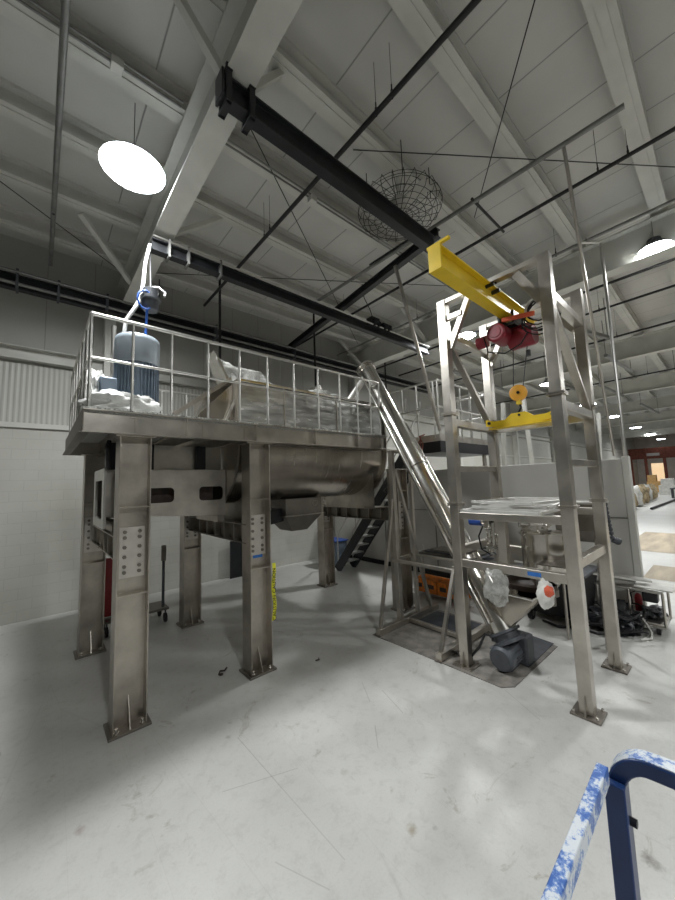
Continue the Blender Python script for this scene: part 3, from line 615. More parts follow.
# deck motor
mx, my = .93, 5.0
t = thing('drive_motor', 'large blue-grey vertical electric motor standing on the platform', 'motor', (mx, my, DZ))
MB().lathe([(0, 0), (.30, 0), (.30, .03), (.2, .04), (.2, .15), (.29, .16), (.29, .19), (.22, .2), (.22, .24)], (mx, my, DZ), n=28).build('base_flange', 'darkgrey', t)
mb = MB(); mb.lathe([(0, .23), (.215, .23), (.225, .26), (.225, .80), (.2, .82)], (mx, my, DZ), n=32)
for k in range(36):
    a = 2 * PI * k / 36; d = V((math.cos(a), math.sin(a), 0)); c = V((mx, my, 0)); mb.beam(c + d * .238 + V((0, 0, DZ + .27)), c + d * .238 + V((0, 0, DZ + .79)), .008, .04, d)
mb.build('finned_body', 'bluegrey', t)
MB().lathe([(.2, .78), (.262, .78), (.266, .80), (.262, 1.08), (.255, 1.13), (.235, 1.15), (0, 1.16)], (mx, my, DZ), n=32).build('fan_cover', 'motorlight', t)
MB().box((mx - .42, my - .14, DZ + .30), (mx - .23, my + .14, DZ + .55)).build('terminal_box', 'bluegrey', t, .02)
MB().cone((mx - .36, my - .1, DZ + .3), (mx - .5, my - .25, DZ + .12), .07, .09, 14).build('cable_gland', 'darkgrey', t)
t = thing('cable_hoist', 'grey cable reel box with blue hoses hanging above the platform motor', 'hoist', (1.08, 5.05, 4.85))
MB().lathe([(0, 0), (.09, 0), (.11, .03), (.11, .14), (.13, .15), (.13, .19), (.10, .2), (.10, .3), (0, .32)], (1.08, 5.05, 4.85), n=18).build('body', 'darkgrey', t)
MB().tube((1.08, 5.05, 5.15), (1.2, 5.68, 6.12), .012).build('suspension_rod', 'pipe', t)
MB().path([(1.02, 5.0, 4.45), (1.03, 5.0, 4.8), (1.04, 5.0, 4.9)], .016, 8).build('drop_hose', 'bluehose', t)
MB().path([(1.0 + .09 * math.cos(a), 4.97, 4.95 + .13 * math.sin(a)) for a in [i * PI / 6 for i in range(12)]], .014, 8, True).build('blue_hose_loop', 'bluehose', t)
t = thing('supply_conduit', 'pale grey flexible conduit rising from the motor to the runway beam', 'conduit', (.8, 5.2, 4.3))
MB().path([(.80, 5.2, 4.1), (.80, 5.2, 4.45), (.82, 5.2, 4.7), (.92, 5.2, 4.9), (1.0, 5.25, 5.1), (1.05, 5.35, 5.4), (1.1, 5.5, 5.8), (1.18, 5.62, 6.2)], .026, 10).build('hose', 'conduit', t)
MB().path([(1.02, 5.25, 5.16), (1.08, 5.2, 5.26), (1.2, 5.15, 5.28), (1.28, 5.1, 5.2), (1.26, 5.05, 5.12)], .016, 8).build('looped_hose', 'conduit', t)
MB().tube((.70, 5.3, 3.9), (.70, 5.3, 4.62), .03).build('riser_pipe', 'alu', t)

# crumpled sheeting
def sheet(name, c, r, seed, label, flat=None, mat='plastic', amp=.35, freq=2.2, sub=4):
    return single(name, MB().blob(c, r, seed, amp, freq, sub, flat), mat, label, 'plastic sheeting')
sheet('plastic_sheet', (.72, 4.55, 3.36), (.36, .20, .17), 1, 'crumpled white plastic sheeting heaped at the left front corner of the platform', DZ + .002)
sheet('plastic_sheet', (.50, 5.35, 3.62), (.14, .32, .36), 2, 'white plastic sheeting bundled upright behind the left railing', DZ + .002)
sheet('plastic_sheet', (4.05, 4.95, 4.04), (.42, .16, .09), 3, 'small crumpled plastic sheet lying on the right part of the tank top', 3.962, amp=.5)
def drape(pts0, pts1, nu, nv, name, label, mat='film', amp=.05, th=.004):
    mb = MB(); vs = []
    for j in range(nv + 1):
        for i in range(nu + 1):
            u, v = i / nu, j / nv
            def lerp(P, u):
                k = u * (len(P) - 1); a = min(int(k), len(P) - 2); return V(P[a]).lerp(V(P[a + 1]), k - a)
            p = lerp(pts0, u).lerp(lerp(pts1, u), v); q = p * 5
            p = p + V((noise.noise(q), noise.noise(q + V((9, 0, 0))), noise.noise(q + V((0, 9, 0))))) * amp; vs.append(p)
    mb.add(vs, [(j * (nu + 1) + i, j * (nu + 1) + i + 1, (j + 1) * (nu + 1) + i + 1, (j + 1) * (nu + 1) + i) for j in range(nv) for i in range(nu)], True)
    o = single(name, mb, mat, label, 'plastic sheeting'); s = o.modifiers.new('solid', 'SOLIDIFY'); s.thickness = th; return o
drape([(1.93, 4.9, 4.36), (2.3, 5.0, 4.32), (2.75, 5.0, 4.27), (3.1, 5.0, 4.02)], [(2.15, 4.9, 3.99), (2.5, 4.9, 3.98), (2.85, 4.9, 3.98), (3.15, 5.0, 3.98)], 26, 12, 'plastic_film', 'translucent plastic film hanging over the open lid on the tank top', 'film', .06)

# ------------------------------------------------------------------ inclined screw conveyor
t = thing('screw_conveyor', 'long inclined stainless screw conveyor tube leaning up to the tank top', 'conveyor', (4.64, 2.2, .4))
a0, a1 = V((4.60, 2.12, .42)), V((5.08, 4.83, 4.76)); ax = (a1 - a0).normalized()
MB().cone(a0, a1, .168, .168, 32).build('auger_tube', 'polish', t)
MB().cone(a1 - ax * .02, a1 + ax * .02, .20, .20, 28).cone(a1 - ax * .10, a1 - ax * .07, .19, .19, 28).build('top_flange', 'polish', t)
side = V((-.225, 0, -.03)); MB().tube(a0 + side + ax * .2, a1 + side - ax * .35, .035, 14).build('side_pipe', 'polish', t)
side = V((.20, -.05, .05)); MB().tube(a0 + side + ax * .2, a1 + side - ax * 1.6, .045, 14).build('return_pipe', 'polish', t)
for s in (.9, 2.6): MB().cone(a0 + ax * s, a0 + ax * (s + .03), .19, .19, 28).build('tube_flange', 'polish', t)
MB().cone(a1 - ax * .22 + V((-.1, .06, -.05)), V((4.72, 4.98, 4.08)), .07, .07, 16).build('outlet_spout', 'alu', t)
MB().lathe([(0, 0), (.17, 0), (.17, .03), (.1, .05), (.1, .1), (0, .1)], (4.71, 5.0, 3.965), n=20).build('spout_flange', 'darkgrey', t)
# feed hopper
hp = MB(); hp.add([(4.42, 2.28, .98), (4.36, 1.66, .98), (4.98, 1.62, .98), (5.0, 2.3, .98), (4.52, 2.2, .50), (4.52, 2.04, .50), (4.72, 2.04, .50), (4.72, 2.2, .50)], [(0, 1, 5, 4), (1, 2, 6, 5), (2, 3, 7, 6), (3, 0, 4, 7), (4, 5, 6, 7)])
o = hp.build('feed_hopper', 'tank', t); s = o.modifiers.new('solid', 'SOLIDIFY'); s.thickness = .006
MB().path([(4.42, 2.28, .98), (4.36, 1.66, .98), (4.98, 1.62, .98), (5.0, 2.3, .98)], .014, 6, True).build('hopper_rim', 'polish', t)
MB().lathe([(0, -.02), (.2, -.02), (.2, .02), (.16, .03), (.16, .09), (.2, .1), (.2, .13), (0, .13)], a0 - ax * .1, ax, 20).build('bottom_flange', 'darkgrey', t)
t = thing('gear_motor', 'dark grey gear motor lying on the floor at the foot of the screw conveyor', 'motor', (4.6, 2.08, 0.012))
MB().lathe([(0, -.03), (.11, -.03), (.145, 0), (.15, .03), (.15, .1), (.125, .11), (.125, .36), (.1, .38), (0, .38)], (4.40, 2.10, .17), (1, 0, .0), 26).build('motor_body', 'motorgrey', t)
MB().lathe([(0, 0), (.115, 0), (.12, .008), (.03, .012), (0, .012)], (4.372, 2.10, .17), (-1, 0, 0), 22).build('fan_grille', 'darkgrey', t)
mb = MB()
for k in range(14):
    a = 2 * PI * k / 14; d = V((0, math.cos(a), math.sin(a))); c = V((0, 2.10, .17)); mb.beam(c + d * .132 + V((4.51, 0, 0)), c + d * .132 + V((4.75, 0, 0)), .006, .02, d)
mb.build('cooling_fins', 'darkgrey', t)
MB().box((4.74, 1.92, .012), (4.98, 2.28, .36)).build('gearbox', 'darkgrey', t, .03)
MB().box((4.50, 2.02, .012), (4.72, 2.18, .05)).build('mounting_foot', 'darkgrey', t, .005)
MB().box((4.5, 2.1, .30), (4.65, 2.26, .40)).build('terminal_box', 'darkgrey', t, .01)
MB().path([(4.5, 2.2, .38), (4.42, 2.3, .4), (4.35, 2.35, .25), (4.3, 2.5, .05), (4.45, 2.8, .03)], .016, 8).build('power_cable', 'rubber', t)

# floor sheets
single('floor_sheet', MB().poly([(4.08, 3.98, 0.001), (4.10, 1.98, 0.001), (4.22, 1.88, .001), (5.62, 1.86, .001), (5.7, 3.98, .001)], (0, 0, .009)), 'mat', 'dirty grey sheet on the floor under the conveyor stand', 'floor mat')
single('rubber_sheet', MB().poly([(4.75, 1.92, .0105), (5.66, 1.92, .0105), (5.75, 2.45, .0105), (4.9, 2.5, .0105)], (0, 0, .006)), 'darkmat', 'dark rubber sheet on the floor beside the gear motor', 'floor mat')
single('rubber_sheet', MB().poly([(5.02, 2.95, .0105), (5.6, 2.95, .0105), (5.6, 3.8, .0105), (5.02, 3.8, .0105)], (0, 0, .006)), 'darkmat', 'dark sheet lying inside the base of the conveyor stand', 'floor mat')

# ------------------------------------------------------------------ conveyor support stand
t = thing('conveyor_stand', 'stainless support stand with splayed legs holding up the screw conveyor', 'stand', (4.8, 3.4, .01))
B = lambda p, q, w=.07, h=.07, nm='bar': MB().beam(p, q, w, h).build(nm, 'gantry', t, .004)
B((4.10, 3.88, .06), (5.72, 3.88, .06), .09, .09, 'base_bar'); B((4.10, 2.80, .06), (5.72, 2.80, .06), .09, .09, 'base_bar')
B((4.86, 2.84, .06), (4.86, 3.84, .06), .06, .06, 'base_tie')
B((4.66, 3.88, .10), (4.62, 3.88, 2.93), .08, .08, 'post'); B((4.66, 2.80, .10), (4.66, 2.80, 1.13), .08, .08, 'post')
for p, q in (((4.16, 3.88, .10), (4.60, 3.88, 2.10)), ((5.55, 3.88, .10), (4.70, 3.88, 2.6)), ((4.16, 2.80, .10), (4.62, 2.80, 1.1)), ((5.55, 2.80, .10), (4.72, 2.80, 1.05))): B(p, q, .05, .05, 'brace')
B((5.14, 3.88, .10), (5.14, 3.88, 2.9), .06, .06, 'post')
for p, q in (((4.62, 3.95, 1.07), (4.62, 2.80, 1.07)), ((5.20, 3.95, 1.07), (5.20, 2.80, 1.07)), ((4.62, 3.95, 1.07), (5.20, 3.95, 1.07)), ((4.62, 2.80, 1.07), (5.20, 2.80, 1.07))): B(p, q, .05, .05, 'frame_rail')
MB().box((4.58, 3.86, 2.90), (5.18, 3.94, 2.94)).build('saddle', 'gantry', t, .004)
for x, y in ((4.12, 3.88), (4.12, 2.80)):
    MB().box((x - .05, y - .05, .01), (x + .05, y + .05, .02)).build('foot', 'dark_mill', t)

# ------------------------------------------------------------------ hoist gantry
GX0, GX1, GY0, GY1, GH = 4.28, 5.53, 1.19, 2.50, 4.93
S = .125
t = thing('hoist_gantry', 'tall stainless four-post gantry frame around the mixing vessel', 'gantry', (4.9, 1.85, 0))
for x in (GX0, GX1):
    for y in (GY0, GY1):
        p = MB().box((x - S / 2, y - S / 2, .02), (x + S / 2, y + S / 2, GH)).build('post', 'gantry', t, .006)
        MB().box((x - .13, y - .13, 0), (x + .13, y + .13, .02)).build('base_plate', 'dark_mill', p, .003)
        for sx, sy in ((-1, -1), (1, -1), (-1, 1), (1, 1)): MB().tube((x + sx * .10, y + sy * .10, .02), (x + sx * .10, y + sy * .10, .05), .014, 6).build('anchor_bolt', 'polish', p)
        for s in (-1, 1): MB().poly([(x + s * S / 2, y - .006, .02), (x + s * .12, y - .006, .02), (x + s * S / 2, y - .006, .2)], (0, .012, 0)).build('gusset', 'gantry', p)
        for z in (2.05, 3.28):
            MB().box((x - .085, y - .085, z), (x + .085, y + .085, z + .014)).box((x - .085, y - .085, z + .02), (x + .085, y + .085, z + .034)).build('splice_collar', 'mill', p)
G = lambda nm, p, q, w=.10, h=.10, up=(0, 0, 1): MB().beam(p, q, w, h, up).build(nm, 'gantry', t, .004)
i0, i1, j0, j1 = GX0 + S / 2, GX1 - S / 2, GY0 + S / 2, GY1 - S / 2
for x in (GX0, GX1): G('top_beam', (x, j0, GH - .03), (x, j1, GH - .03), .1, .06)
for y in (GY0, GY1):
    G('upper_side_beam', (i0, y, 4.45), (i1, y, 4.45)); G('middle_side_beam', (i0, y, 3.18), (i1, y, 3.18)); G('lower_side_beam', (i0, y, 2.54), (i1, y, 2.54), .08, .08)
    G('diagonal_brace', (i0, y, 4.36), (i1, y, 3.24), .09, .05); G('work_level_beam', (i0, y, 1.46), (i1, y, 1.46), .08, .1)
G('rear_cross_beam', (GX1, j0, 3.16), (GX1, j1, 3.16), .1, .1)
G('front_cross_beam', (GX0, j0, 1.92), (GX0, j1, 1.92), .1, .09); G('front_cross_beam', (GX0, j0, 1.31), (GX0, j1, 1.31), .1, .1)
G('rear_cross_beam', (GX1, j0, 1.92), (GX1, j1, 1.92), .1, .09); G('rear_cross_beam', (GX1, j0, 1.31), (GX1, j1, 1.31), .1, .1)
G('knee_brace', (GX0 + .02, 2.12, 4.85), (GX0 + .02, 2.44, 4.22), .07, .08, (0, 1, 0)); G('knee_brace', (GX0 + .02, 1.50, 4.85), (GX0 + .02, 1.25, 4.40), .09, .10, (0, 1, 0))
G('knee_brace', (GX1, 2.12, 4.85), (GX1, 2.44, 4.22), .07, .08, (0, 1, 0)); G('knee_brace', (GX1, 1.58, 4.85), (GX1, 1.25, 4.40), .09, .10, (0, 1, 0))
G('short_tie', (GX0, 2.22, 4.66), (GX0, j1, 4.66), .07, .07)
G('intermediate_post', (4.36, 1.94, 1.36), (4.36, 1.94, 1.875), .1, .1)
MB().box((GX0 - .0505, 1.50, 1.29), (GX0 - .052 - .001, 1.64, 1.335)).build('blue_tape', 'bluetape', t)
# yellow hoist beam
t = thing('yellow_hoist_beam', 'yellow painted I-beam carried across the top of the gantry', 'beam', (4.2, 1.85, 4.58))
yb = MB().ibeam((3.08, 1.85, 4.725), (5.85, 1.85, 4.725), .15, .26, .014, .018).build('beam', 'yellow', t, .003)
MB().box((3.065, 1.775, 4.59), (3.08, 1.925, 4.86)).build('end_plate', 'yellow', t, .003)
MB().beam((3.09, 1.68, 4.875), (3.09, 1.94, 4.875), .04, .03).build('stop_bar', 'yellow', t, .003)
for x, z in ((4.22, 4.83), (4.38, 4.80), (4.30, 4.88)): MB().tube((x, 1.74, z), (x, 1.775 if z > 4.85 else 1.85, z), .028, 10).build('bolt', 'black', t)
# hoist
t = thing('chain_hoist', 'dark red electric wire rope hoist hanging from the yellow beam', 'hoist', (4.9, 1.83, 4.3))
MB().lathe([(0, -.02), (.07, -.02), (.075, -.01), (.10, -.01), (.125, .01), (.13, .05), (.13, .28), (.11, .3), (0, .3)], (4.60, 1.93, 4.36), (1, 0, 0), 26).build('motor', 'red', t)
MB().lathe([(0, 0), (.08, 0), (.085, .03), (.085, .14), (0, .14)], (4.85, 2.16, 4.38), (0, 1, 0), 22).build('brake_cover', 'red', t)
MB().lathe([(0, 0), (.13, 0), (.14, .02), (.14, .30), (.13, .32), (0, .32)], (4.94, 1.56, 4.30), (0, 1, 0), 26).build('rope_drum', 'red', t)
MB().box((4.88, 1.62, 4.34), (5.16, 2.05, 4.48)).build('gear_case', 'red', t, .03)
MB().beam((4.62, 1.84, 4.50), (4.66, 1.46, 4.46), .045, .055).build('guard_bar', 'orange_red', t, .01)
MB().box((4.76, 1.74, 4.50), (5.1, 1.77, 4.66)).box((4.76, 1.93, 4.50), (5.1, 1.96, 4.66)).box((4.76, 1.74, 4.46), (5.1, 1.96, 4.50)).build('trolley', 'black', t, .004)
for x in (4.84, 5.02):
    for y in (1.785, 1.915): MB().tube((x, y - .012, 4.645), (x, y + .012, 4.645), .035, 12).build('trolley_wheel', 'darkgrey', t)
MB().lathe([(.11, 0), (.135, .01), (.135, .10), (.11, .11), (.11, 0)], (4.72, 1.45, 4.55), (.9, .3, .1), 24).build('cable_reel', 'paper', t)
mb = MB()
for k in range(5):
    r = .15 + .02 * k; c = V((4.74 + .02 * k, 1.42 + .02 * (k % 3), 4.52 - .02 * k)); mb.path([c + V((.03 * math.sin(3 * a), r * math.cos(a), r * .9 * math.sin(a))) for a in [i * PI / 9 for i in range(18)]], .010, 6, True)
mb.path([(4.6, 2.1, 4.36), (4.6, 2.05, 4.12), (4.65, 1.85, 4.05), (4.75, 1.68, 4.15), (4.8, 1.6, 4.3)], .010, 6)
mb.build('looped_cable', 'black', t)
rp = MB(); rp.tube((4.93, 1.84, 4.3), (4.90, 1.88, 3.58), .006, 6); rp.tube((4.93, 1.66, 4.2), (4.90, 1.76, 3.58), .006, 6); rp.build('wire_rope', 'black', t)
MB().tube((4.93, 1.66, 4.10), (4.93, 1.66, 4.02), .03, 12).build('rope_stop', 'black', t)
bk = MB().lathe([(0, -.04), (.08, -.04), (.11, -.03), (.11, .03), (.08, .04), (0, .04)], (4.90, 1.82, 3.54), (1, .25, 0), 26).build('pulley_block', 'amber', t)
MB().lathe([(0, -.052), (.02, -.052), (.02, .052), (0, .052)], (4.90, 1.82, 3.54), (1, .25, 0), 10).build('pin', 'black', bk)
MB().box((4.87, 1.79, 3.38), (4.93, 1.85, 3.45)).build('swivel', 'yellow', bk, .004)
MB().path([(4.90, 1.82, 3.40), (4.90, 1.80, 3.34), (4.90, 1.84, 3.27), (4.90, 1.80, 3.22), (4.90, 1.76, 3.24), (4.90, 1.765, 3.28)], .014, 8).build('hook', 'black', bk)
# spreader beam
t = thing('spreader_beam', 'yellow lifting spreader beam hanging from the hoist hook inside the gantry', 'spreader beam', (4.9, 1.83, 3.12))
def spr(y): # top outline
    d = abs(y - 1.83)
    if d < .09: return 3.27
    if d < .18: return 3.27 - (d - .09) / .09 * .07
    if d < .34: return 3.20
    if d < .42: return 3.20 + (d - .34) / .08 * .03
    return 3.23
ys = [1.83 + s for s in (-.45, -.42, -.34, -.18, -.09, .09, .18, .34, .42, .45)]
top = [(4.86, y, spr(y)) for y in ys]
MB().poly([(4.86, 2.28, 3.14), (4.86, 2.05, 3.10), (4.86, 1.61, 3.10), (4.86, 1.38, 3.14)] + top, (.018, 0, 0)).build('side_plate', 'yellow', t)
MB().poly([(4.94, 2.28, 3.14), (4.94, 2.05, 3.10), (4.94, 1.61, 3.10), (4.94, 1.38, 3.14)] + [(4.94, p[1], p[2]) for p in top], (.018, 0, 0)).build('side_plate', 'yellow', t)
MB().box((4.84, 1.42, 3.09), (4.98, 2.24, 3.105)).build('bottom_plate', 'yellow', t, .002)
for y in (1.42, 2.23): MB().tube((4.84, y, 3.18), (4.98, y, 3.18), .022, 12).build('end_pin', 'black', t)
MB().tube((4.85, 1.82, 3.235), (4.97, 1.82, 3.235), .016, 10).build('center_pin', 'black', t)

# ------------------------------------------------------------------ mixing vessel and things in the gantry
t = thing('mixing_vessel', 'polished stainless mixing vessel with lid inside the gantry', 'vessel', (4.95, 1.70, 1.0))
MB().lathe([(0, 0), (.12, 0), (.16, .05), (.25, .16), (.25, .66), (.275, .665), (.275, .685), (.25, .69), (.12, .70)], (4.95, 1.70, 1.0), n=36).build('body', 'vessel', t)
MB().lathe([(.12, .69), (.17, .69), (.17, .71), (.15, .715), (.15, .76), (.19, .765), (.19, .785), (0, .80)], (4.93, 1.78, 1.0), n=30).build('lid', 'vessel', t)
for k in range(6):
    a = k * PI / 3; MB().tube((4.93 + .17 * math.cos(a), 1.78 + .17 * math.sin(a), 1.74), (4.93 + .17 * math.cos(a), 1.78 + .17 * math.sin(a), 1.83), .016, 8).build('lid_clamp', 'polish', t)
MB().path([(5.1, 1.5, 1.7), (5.12, 1.45, 1.9), (5.0, 1.36, 1.84), (5.0, 1.38, 1.6), (5.05, 1.4, 1.35)], .010, 6).build('cable', 'black', t)
MB().lathe([(.10, 0), (.13, -.02), (.13, -.1), (.09, -.12), (.09, -.22), (0, -.22)], (4.95, 1.70, 1.0), n=22).build('outlet_valve', 'dark_mill', t)
MB().box((4.72, 1.66, .99), (4.78, 1.74, 1.55)).build('bracket', 'gantry', t, .004)
t = thing('valve_assembly', 'cluster of stainless valves with a small blue motor left of the mixing vessel', 'valve', (4.8, 2.3, 1.4))
MB().tube((4.72, 2.55, 1.80), (4.72, 2.38, 1.80), .06, 18).build('blue_motor', 'blue', t)
MB().tube((4.72, 2.38, 1.80), (4.72, 2.24, 1.80), .045, 14).box((4.64, 2.24, 1.72), (4.80, 2.32, 1.88)).build('gearbox', 'polish', t, .008)
mb = MB()
for i, (a, b, r) in enumerate([((4.72, 2.28, 1.74), (4.72, 2.28, 1.40), .04), ((4.72, 2.28, 1.62), (4.72, 2.05, 1.62), .03), ((4.66, 2.2, 1.80), (4.66, 2.2, 1.50), .025), ((4.80, 2.16, 1.86), (4.80, 2.16, 1.42), .03), ((4.66, 2.12, 1.7), (4.85, 2.12, 1.7), .035), ((4.7, 2.3, 1.5), (4.7, 2.1, 1.46), .035)]): mb.tube(a, b, r, 12)
mb.build('valve_body', 'polish', t)
for z in (1.44, 1.56, 1.68): MB().tube((4.72, 2.28, z), (4.72, 2.28, z + .02), .06, 16).build('flange', 'alu', t)
MB().path([(4.7, 2.36, 1.74), (4.68, 2.42, 1.6), (4.7, 2.40, 1.42), (4.74, 2.30, 1.36)], .012, 6).build('cable', 'black', t)
# stacked frames on top of the work level
def grid_frame(cx, cy, z, lx, ly, rot, lab):
    o = thing('bar_frame', lab, 'frame', (cx, cy, z), 'flat bar frames stacked on the gantry')
    mb = MB()
    for s in (-1, 1):
        mb.beam((cx - lx, cy + s * ly, z + .015), (cx + lx, cy + s * ly, z + .015), .04, .03); mb.beam((cx + s * lx, cy - ly, z + .015), (cx + s * lx, cy + ly, z + .015), .04, .03)
    for k in (-1, 0, 1): mb.beam((cx + k * lx * .5, cy - ly, z + .015), (cx + k * lx * .5, cy + ly, z + .015), .03, .025)
    m = mb.build('bars', 'frames', o); o.rotation_euler = (0, 0, rot); return o
grid_frame(4.88, 1.95, 1.968, .62, .48, 0, 'lowest stainless bar frame resting on the gantry crossbeams')
grid_frame(4.90, 1.92, 2.02, .55, .42, .12, 'middle bar frame of the stack on the gantry')
grid_frame(4.84, 1.86, 2.075, .50, .40, -.16, 'topmost bar frame of the stack on the gantry')
t = thing('sheet_metal_hood', 'grey sheet metal hopper hood standing behind the right gantry posts', 'hood', (6.2, 1.55, 0))
MB().poly([(5.95, 1.85, 2.0), (6.35, 1.85, 2.0), (6.35, 1.85, 1.42), (6.1, 1.85, 1.42), (5.95, 1.85, 1.6)], (0, -.52, 0)).build('hood_body', 'dark_mill', t, .006)
MB().box((5.90, 1.26, 1.98), (6.42, 1.92, 2.01)).build('top_flange', 'alu', t)
for (x, y) in ((5.98, 1.36), (6.32, 1.36), (5.98, 1.82), (6.32, 1.82)): MB().tube((x, y, 0), (x, y, 1.5), .02, 10).build('leg', 'gantry', t)
mb = MB()
for k in range(9): mb.blob((6.4, 1.30 - .005 * k, 1.95 - k * .06), (.03, .03, .035), k, .2, 2, 2)
mb.blob((6.44, 1.22, 1.42), (.06, .07, .05), 5, .4, 2, 2); mb.build('bolted_edge', 'darkgrey', t)
# brown tray under the vessel
single('drip_tray', MB().lathe([(0, 0), (.27, 0), (.3, .06), (.31, .06), (.28, -.01), (0, -.01)], (4.86, 1.86, 1.0), n=30), 'brown', 'dark brown stained pan over the conveyor feed hopper', 'tray')
# plastic bags
single('plastic_bag', MB().blob((4.21, 2.00, 1.09), (.06, .15, .21), 4, .4, 1.5, 4), 'film', 'translucent plastic bag bunched over the left side of the feed hopper', 'plastic bag')
t = thing('tied_bag', 'white plastic bag with a red patch hanging under the right side of the gantry beam', 'plastic bag', (4.25, 1.46, .98))
MB().blob((4.22, 1.47, 1.12), (.06, .085, .15), 6, .3, 1.5, 4).build('bag', 'paper', t)
MB().blob((4.175, 1.42, 1.17), (.03, .05, .06), 7, .3, 2.0, 3).build('red_patch', 'orange_red', t)
t = thing('steel_plate', 'dark steel plate lying on the work level beams right of the vessel', 'plate', (5.1, 1.5, 1.37))
MB().poly([(4.45, 1.26, 1.37), (5.4, 1.26, 1.37), (5.4, 1.62, 1.37), (4.45, 1.62, 1.37)], (0, 0, .012)).build('plate', 'dark_mill', t)

# ------------------------------------------------------------------ landing and stairs
LX0, LX1, LY0, LY1, LZT = 6.2, 8.40, 3.88, 4.80, 3.26
t = thing('stair_landing', 'steel stair landing with railings behind the left gantry post', 'landing', (7.2, 4.4, 3.0))
MB().box((LX0, LY0, 3.2), (LX1, LY1, LZT)).build('floor_plate', 'galv', t)
MB().box((LX0 - .01, LY0, 3.2), (LX0, LY1, LZT + .08)).box((LX0, LY0 - .01, 3.2), (LX1, LY0, LZT + .08)).box((LX1, LY0, 3.2), (LX1 + .01, LY1, LZT + .08)).build('toe_board', 'gantry', t)
MB().box((LX0, LY0, 2.97), (LX1, LY1, 3.2)).build('underside_frame', 'black', t)
rl = MB()
for z in (4.48, 3.92):
    rl.tube((LX0, LY0, z), (LX1, LY0, z), .02); rl.tube((LX0, LY0, z), (LX0, LY1 + .5, z), .02); rl.tube((LX1, LY0, z), (LX1, LY1, z), .02)
rl = rl.build('railing', 'alu', t)
for x in (6.2, 6.65, 7.1, 7.55, 8.0, 8.4): MB().tube((x, LY0, LZT), (x, LY0, 4.48), .018).build('post', 'alu', rl)
for y in (3.98, 4.4, 4.8): MB().tube((LX0, y, LZT), (LX0, y, 4.48), .018).build('post', 'alu', rl)
for y in (4.35, 4.8): MB().tube((LX1, y, LZT), (LX1, y, 4.48), .018).build('post', 'alu', rl)
for x, y in ((8.3, 4.0), (8.3, 4.7)): MB().tube((x, y, 0), (x, y, 3.02), .05).build('support_post', 'gantry', t)
MB().beam((6.25, 4.5, 3.0), (5.35, 4.7, 2.2), .06, .06).build('support_brace', 'black', t)
t = thing('metal_stairs', 'dark steel stairs rising behind the tank up to the landing', 'stairs', (6.65, 7.4, 0))
for x in (6.36, 6.92): MB().beam((x, 7.45, .02), (x, 4.82, 3.12), .04, .24).build('stringer', 'black', t)
for k in range(1, 13):
    f = k / 13; y = 7.45 - 2.63 * f; z = .02 + 3.1 * f; MB().box((6.38, y - .12, z - .015), (6.90, y + .12, z + .015)).build('tread', 'galv', t)
for x in (6.36, 6.92):
    hr = MB().path([(x, 7.4, .1), (x, 7.4, 1.0), (x, 4.85, 4.05), (x, 4.82, 4.3)], .018, 8).build('handrail', 'alu', t)
    for f in (.3, .6, .9): y = 7.45 - 2.63 * f; z = .02 + 3.1 * f; MB().tube((x, y, z), (x, y, z + .95), .014, 8).build('post', 'alu', hr)
# slanted poles
single('slanted_pole', MB().tube((5.0, 3.86, 6.5), (6.15, 3.84, 3.4), .035), 'gantry', 'slanted steel pole from the black cross beam down to the landing', 'pole')
single('slanted_pole', MB().tube((5.27, 1.10, 6.88), (7.7, 1.36, 2.72), .022), 'gantry', 'thin slanted pole from the grey strut down to the top of the partition', 'pole')
single('drop_conduit', MB().path([(7.78, 1.22, 2.70), (7.78, 1.22, 6.7), (7.5, 1.5, 6.75)], .026, 8), 'alu', 'silver conduit rising vertically from the partition end to the roof', 'conduit')
for k, (a, b, lab) in enumerate([((9.0, 4.0, 2.2), (9.4, 3.9, 4.4), 'white leaning post behind the partition, left of the pulley block'), ((10.3, 3.5, 2.2), (10.0, 3.6, 4.6), 'white post behind the partition under the spreader beam'),
                                 ((11.5, 3.3, 2.0), (12.2, 3.2, 4.4), 'white leaning post behind the partition, right of the spreader beam'), ((12.5, 2.7, 2.0), (13.2, 2.6, 4.3), 'white leaning post behind the partition between the right gantry posts')]):
    single('leaning_post', MB().beam((a[0], a[1], 0), b, .09, .09), 'white', lab, 'post')

# ------------------------------------------------------------------ clutter behind the stand
t = thing('wire_shelf_cart', 'wire shelf rack holding orange boxes behind the conveyor stand', 'shelf', (6.4, 4.0, 0))
sx0, sx1, sy0, sy1 = 6.05, 6.6, 3.1, 4.75
for x in (sx0, sx1):
    for y in (sy0, sy1): MB().tube((x, y, 0), (x, y, .95), .018, 8).build('post', 'gantry', t)
for z in (.10, .85):
    mb = MB()
    for k in range(10): mb.tube((sx0 + (sx1 - sx0) * k / 9, sy0, z), (sx0 + (sx1 - sx0) * k / 9, sy1, z), .006, 6)
    for k in range(12): mb.tube((sx0, sy0 + (sy1 - sy0) * k / 11, z - .012), (sx1, sy0 + (sy1 - sy0) * k / 11, z - .012), .008, 6)
    mb.build('wire_shelf', 'galv', t)
for k in range(4):
    y = 4.66 - k * .28
    b = thing('orange_box', 'orange printed box in the row on the lower wire shelf', 'box', (6.3, y, .108), 'orange boxes on the wire shelf')
    MB().box((6.10, y - .26, .108), (6.5, y, .36)).build('carton', 'orange', b, .006)
    MB().box((6.095, y - .20, .2), (6.1, y - .06, .28)).build('print_panel', 'brown', b)
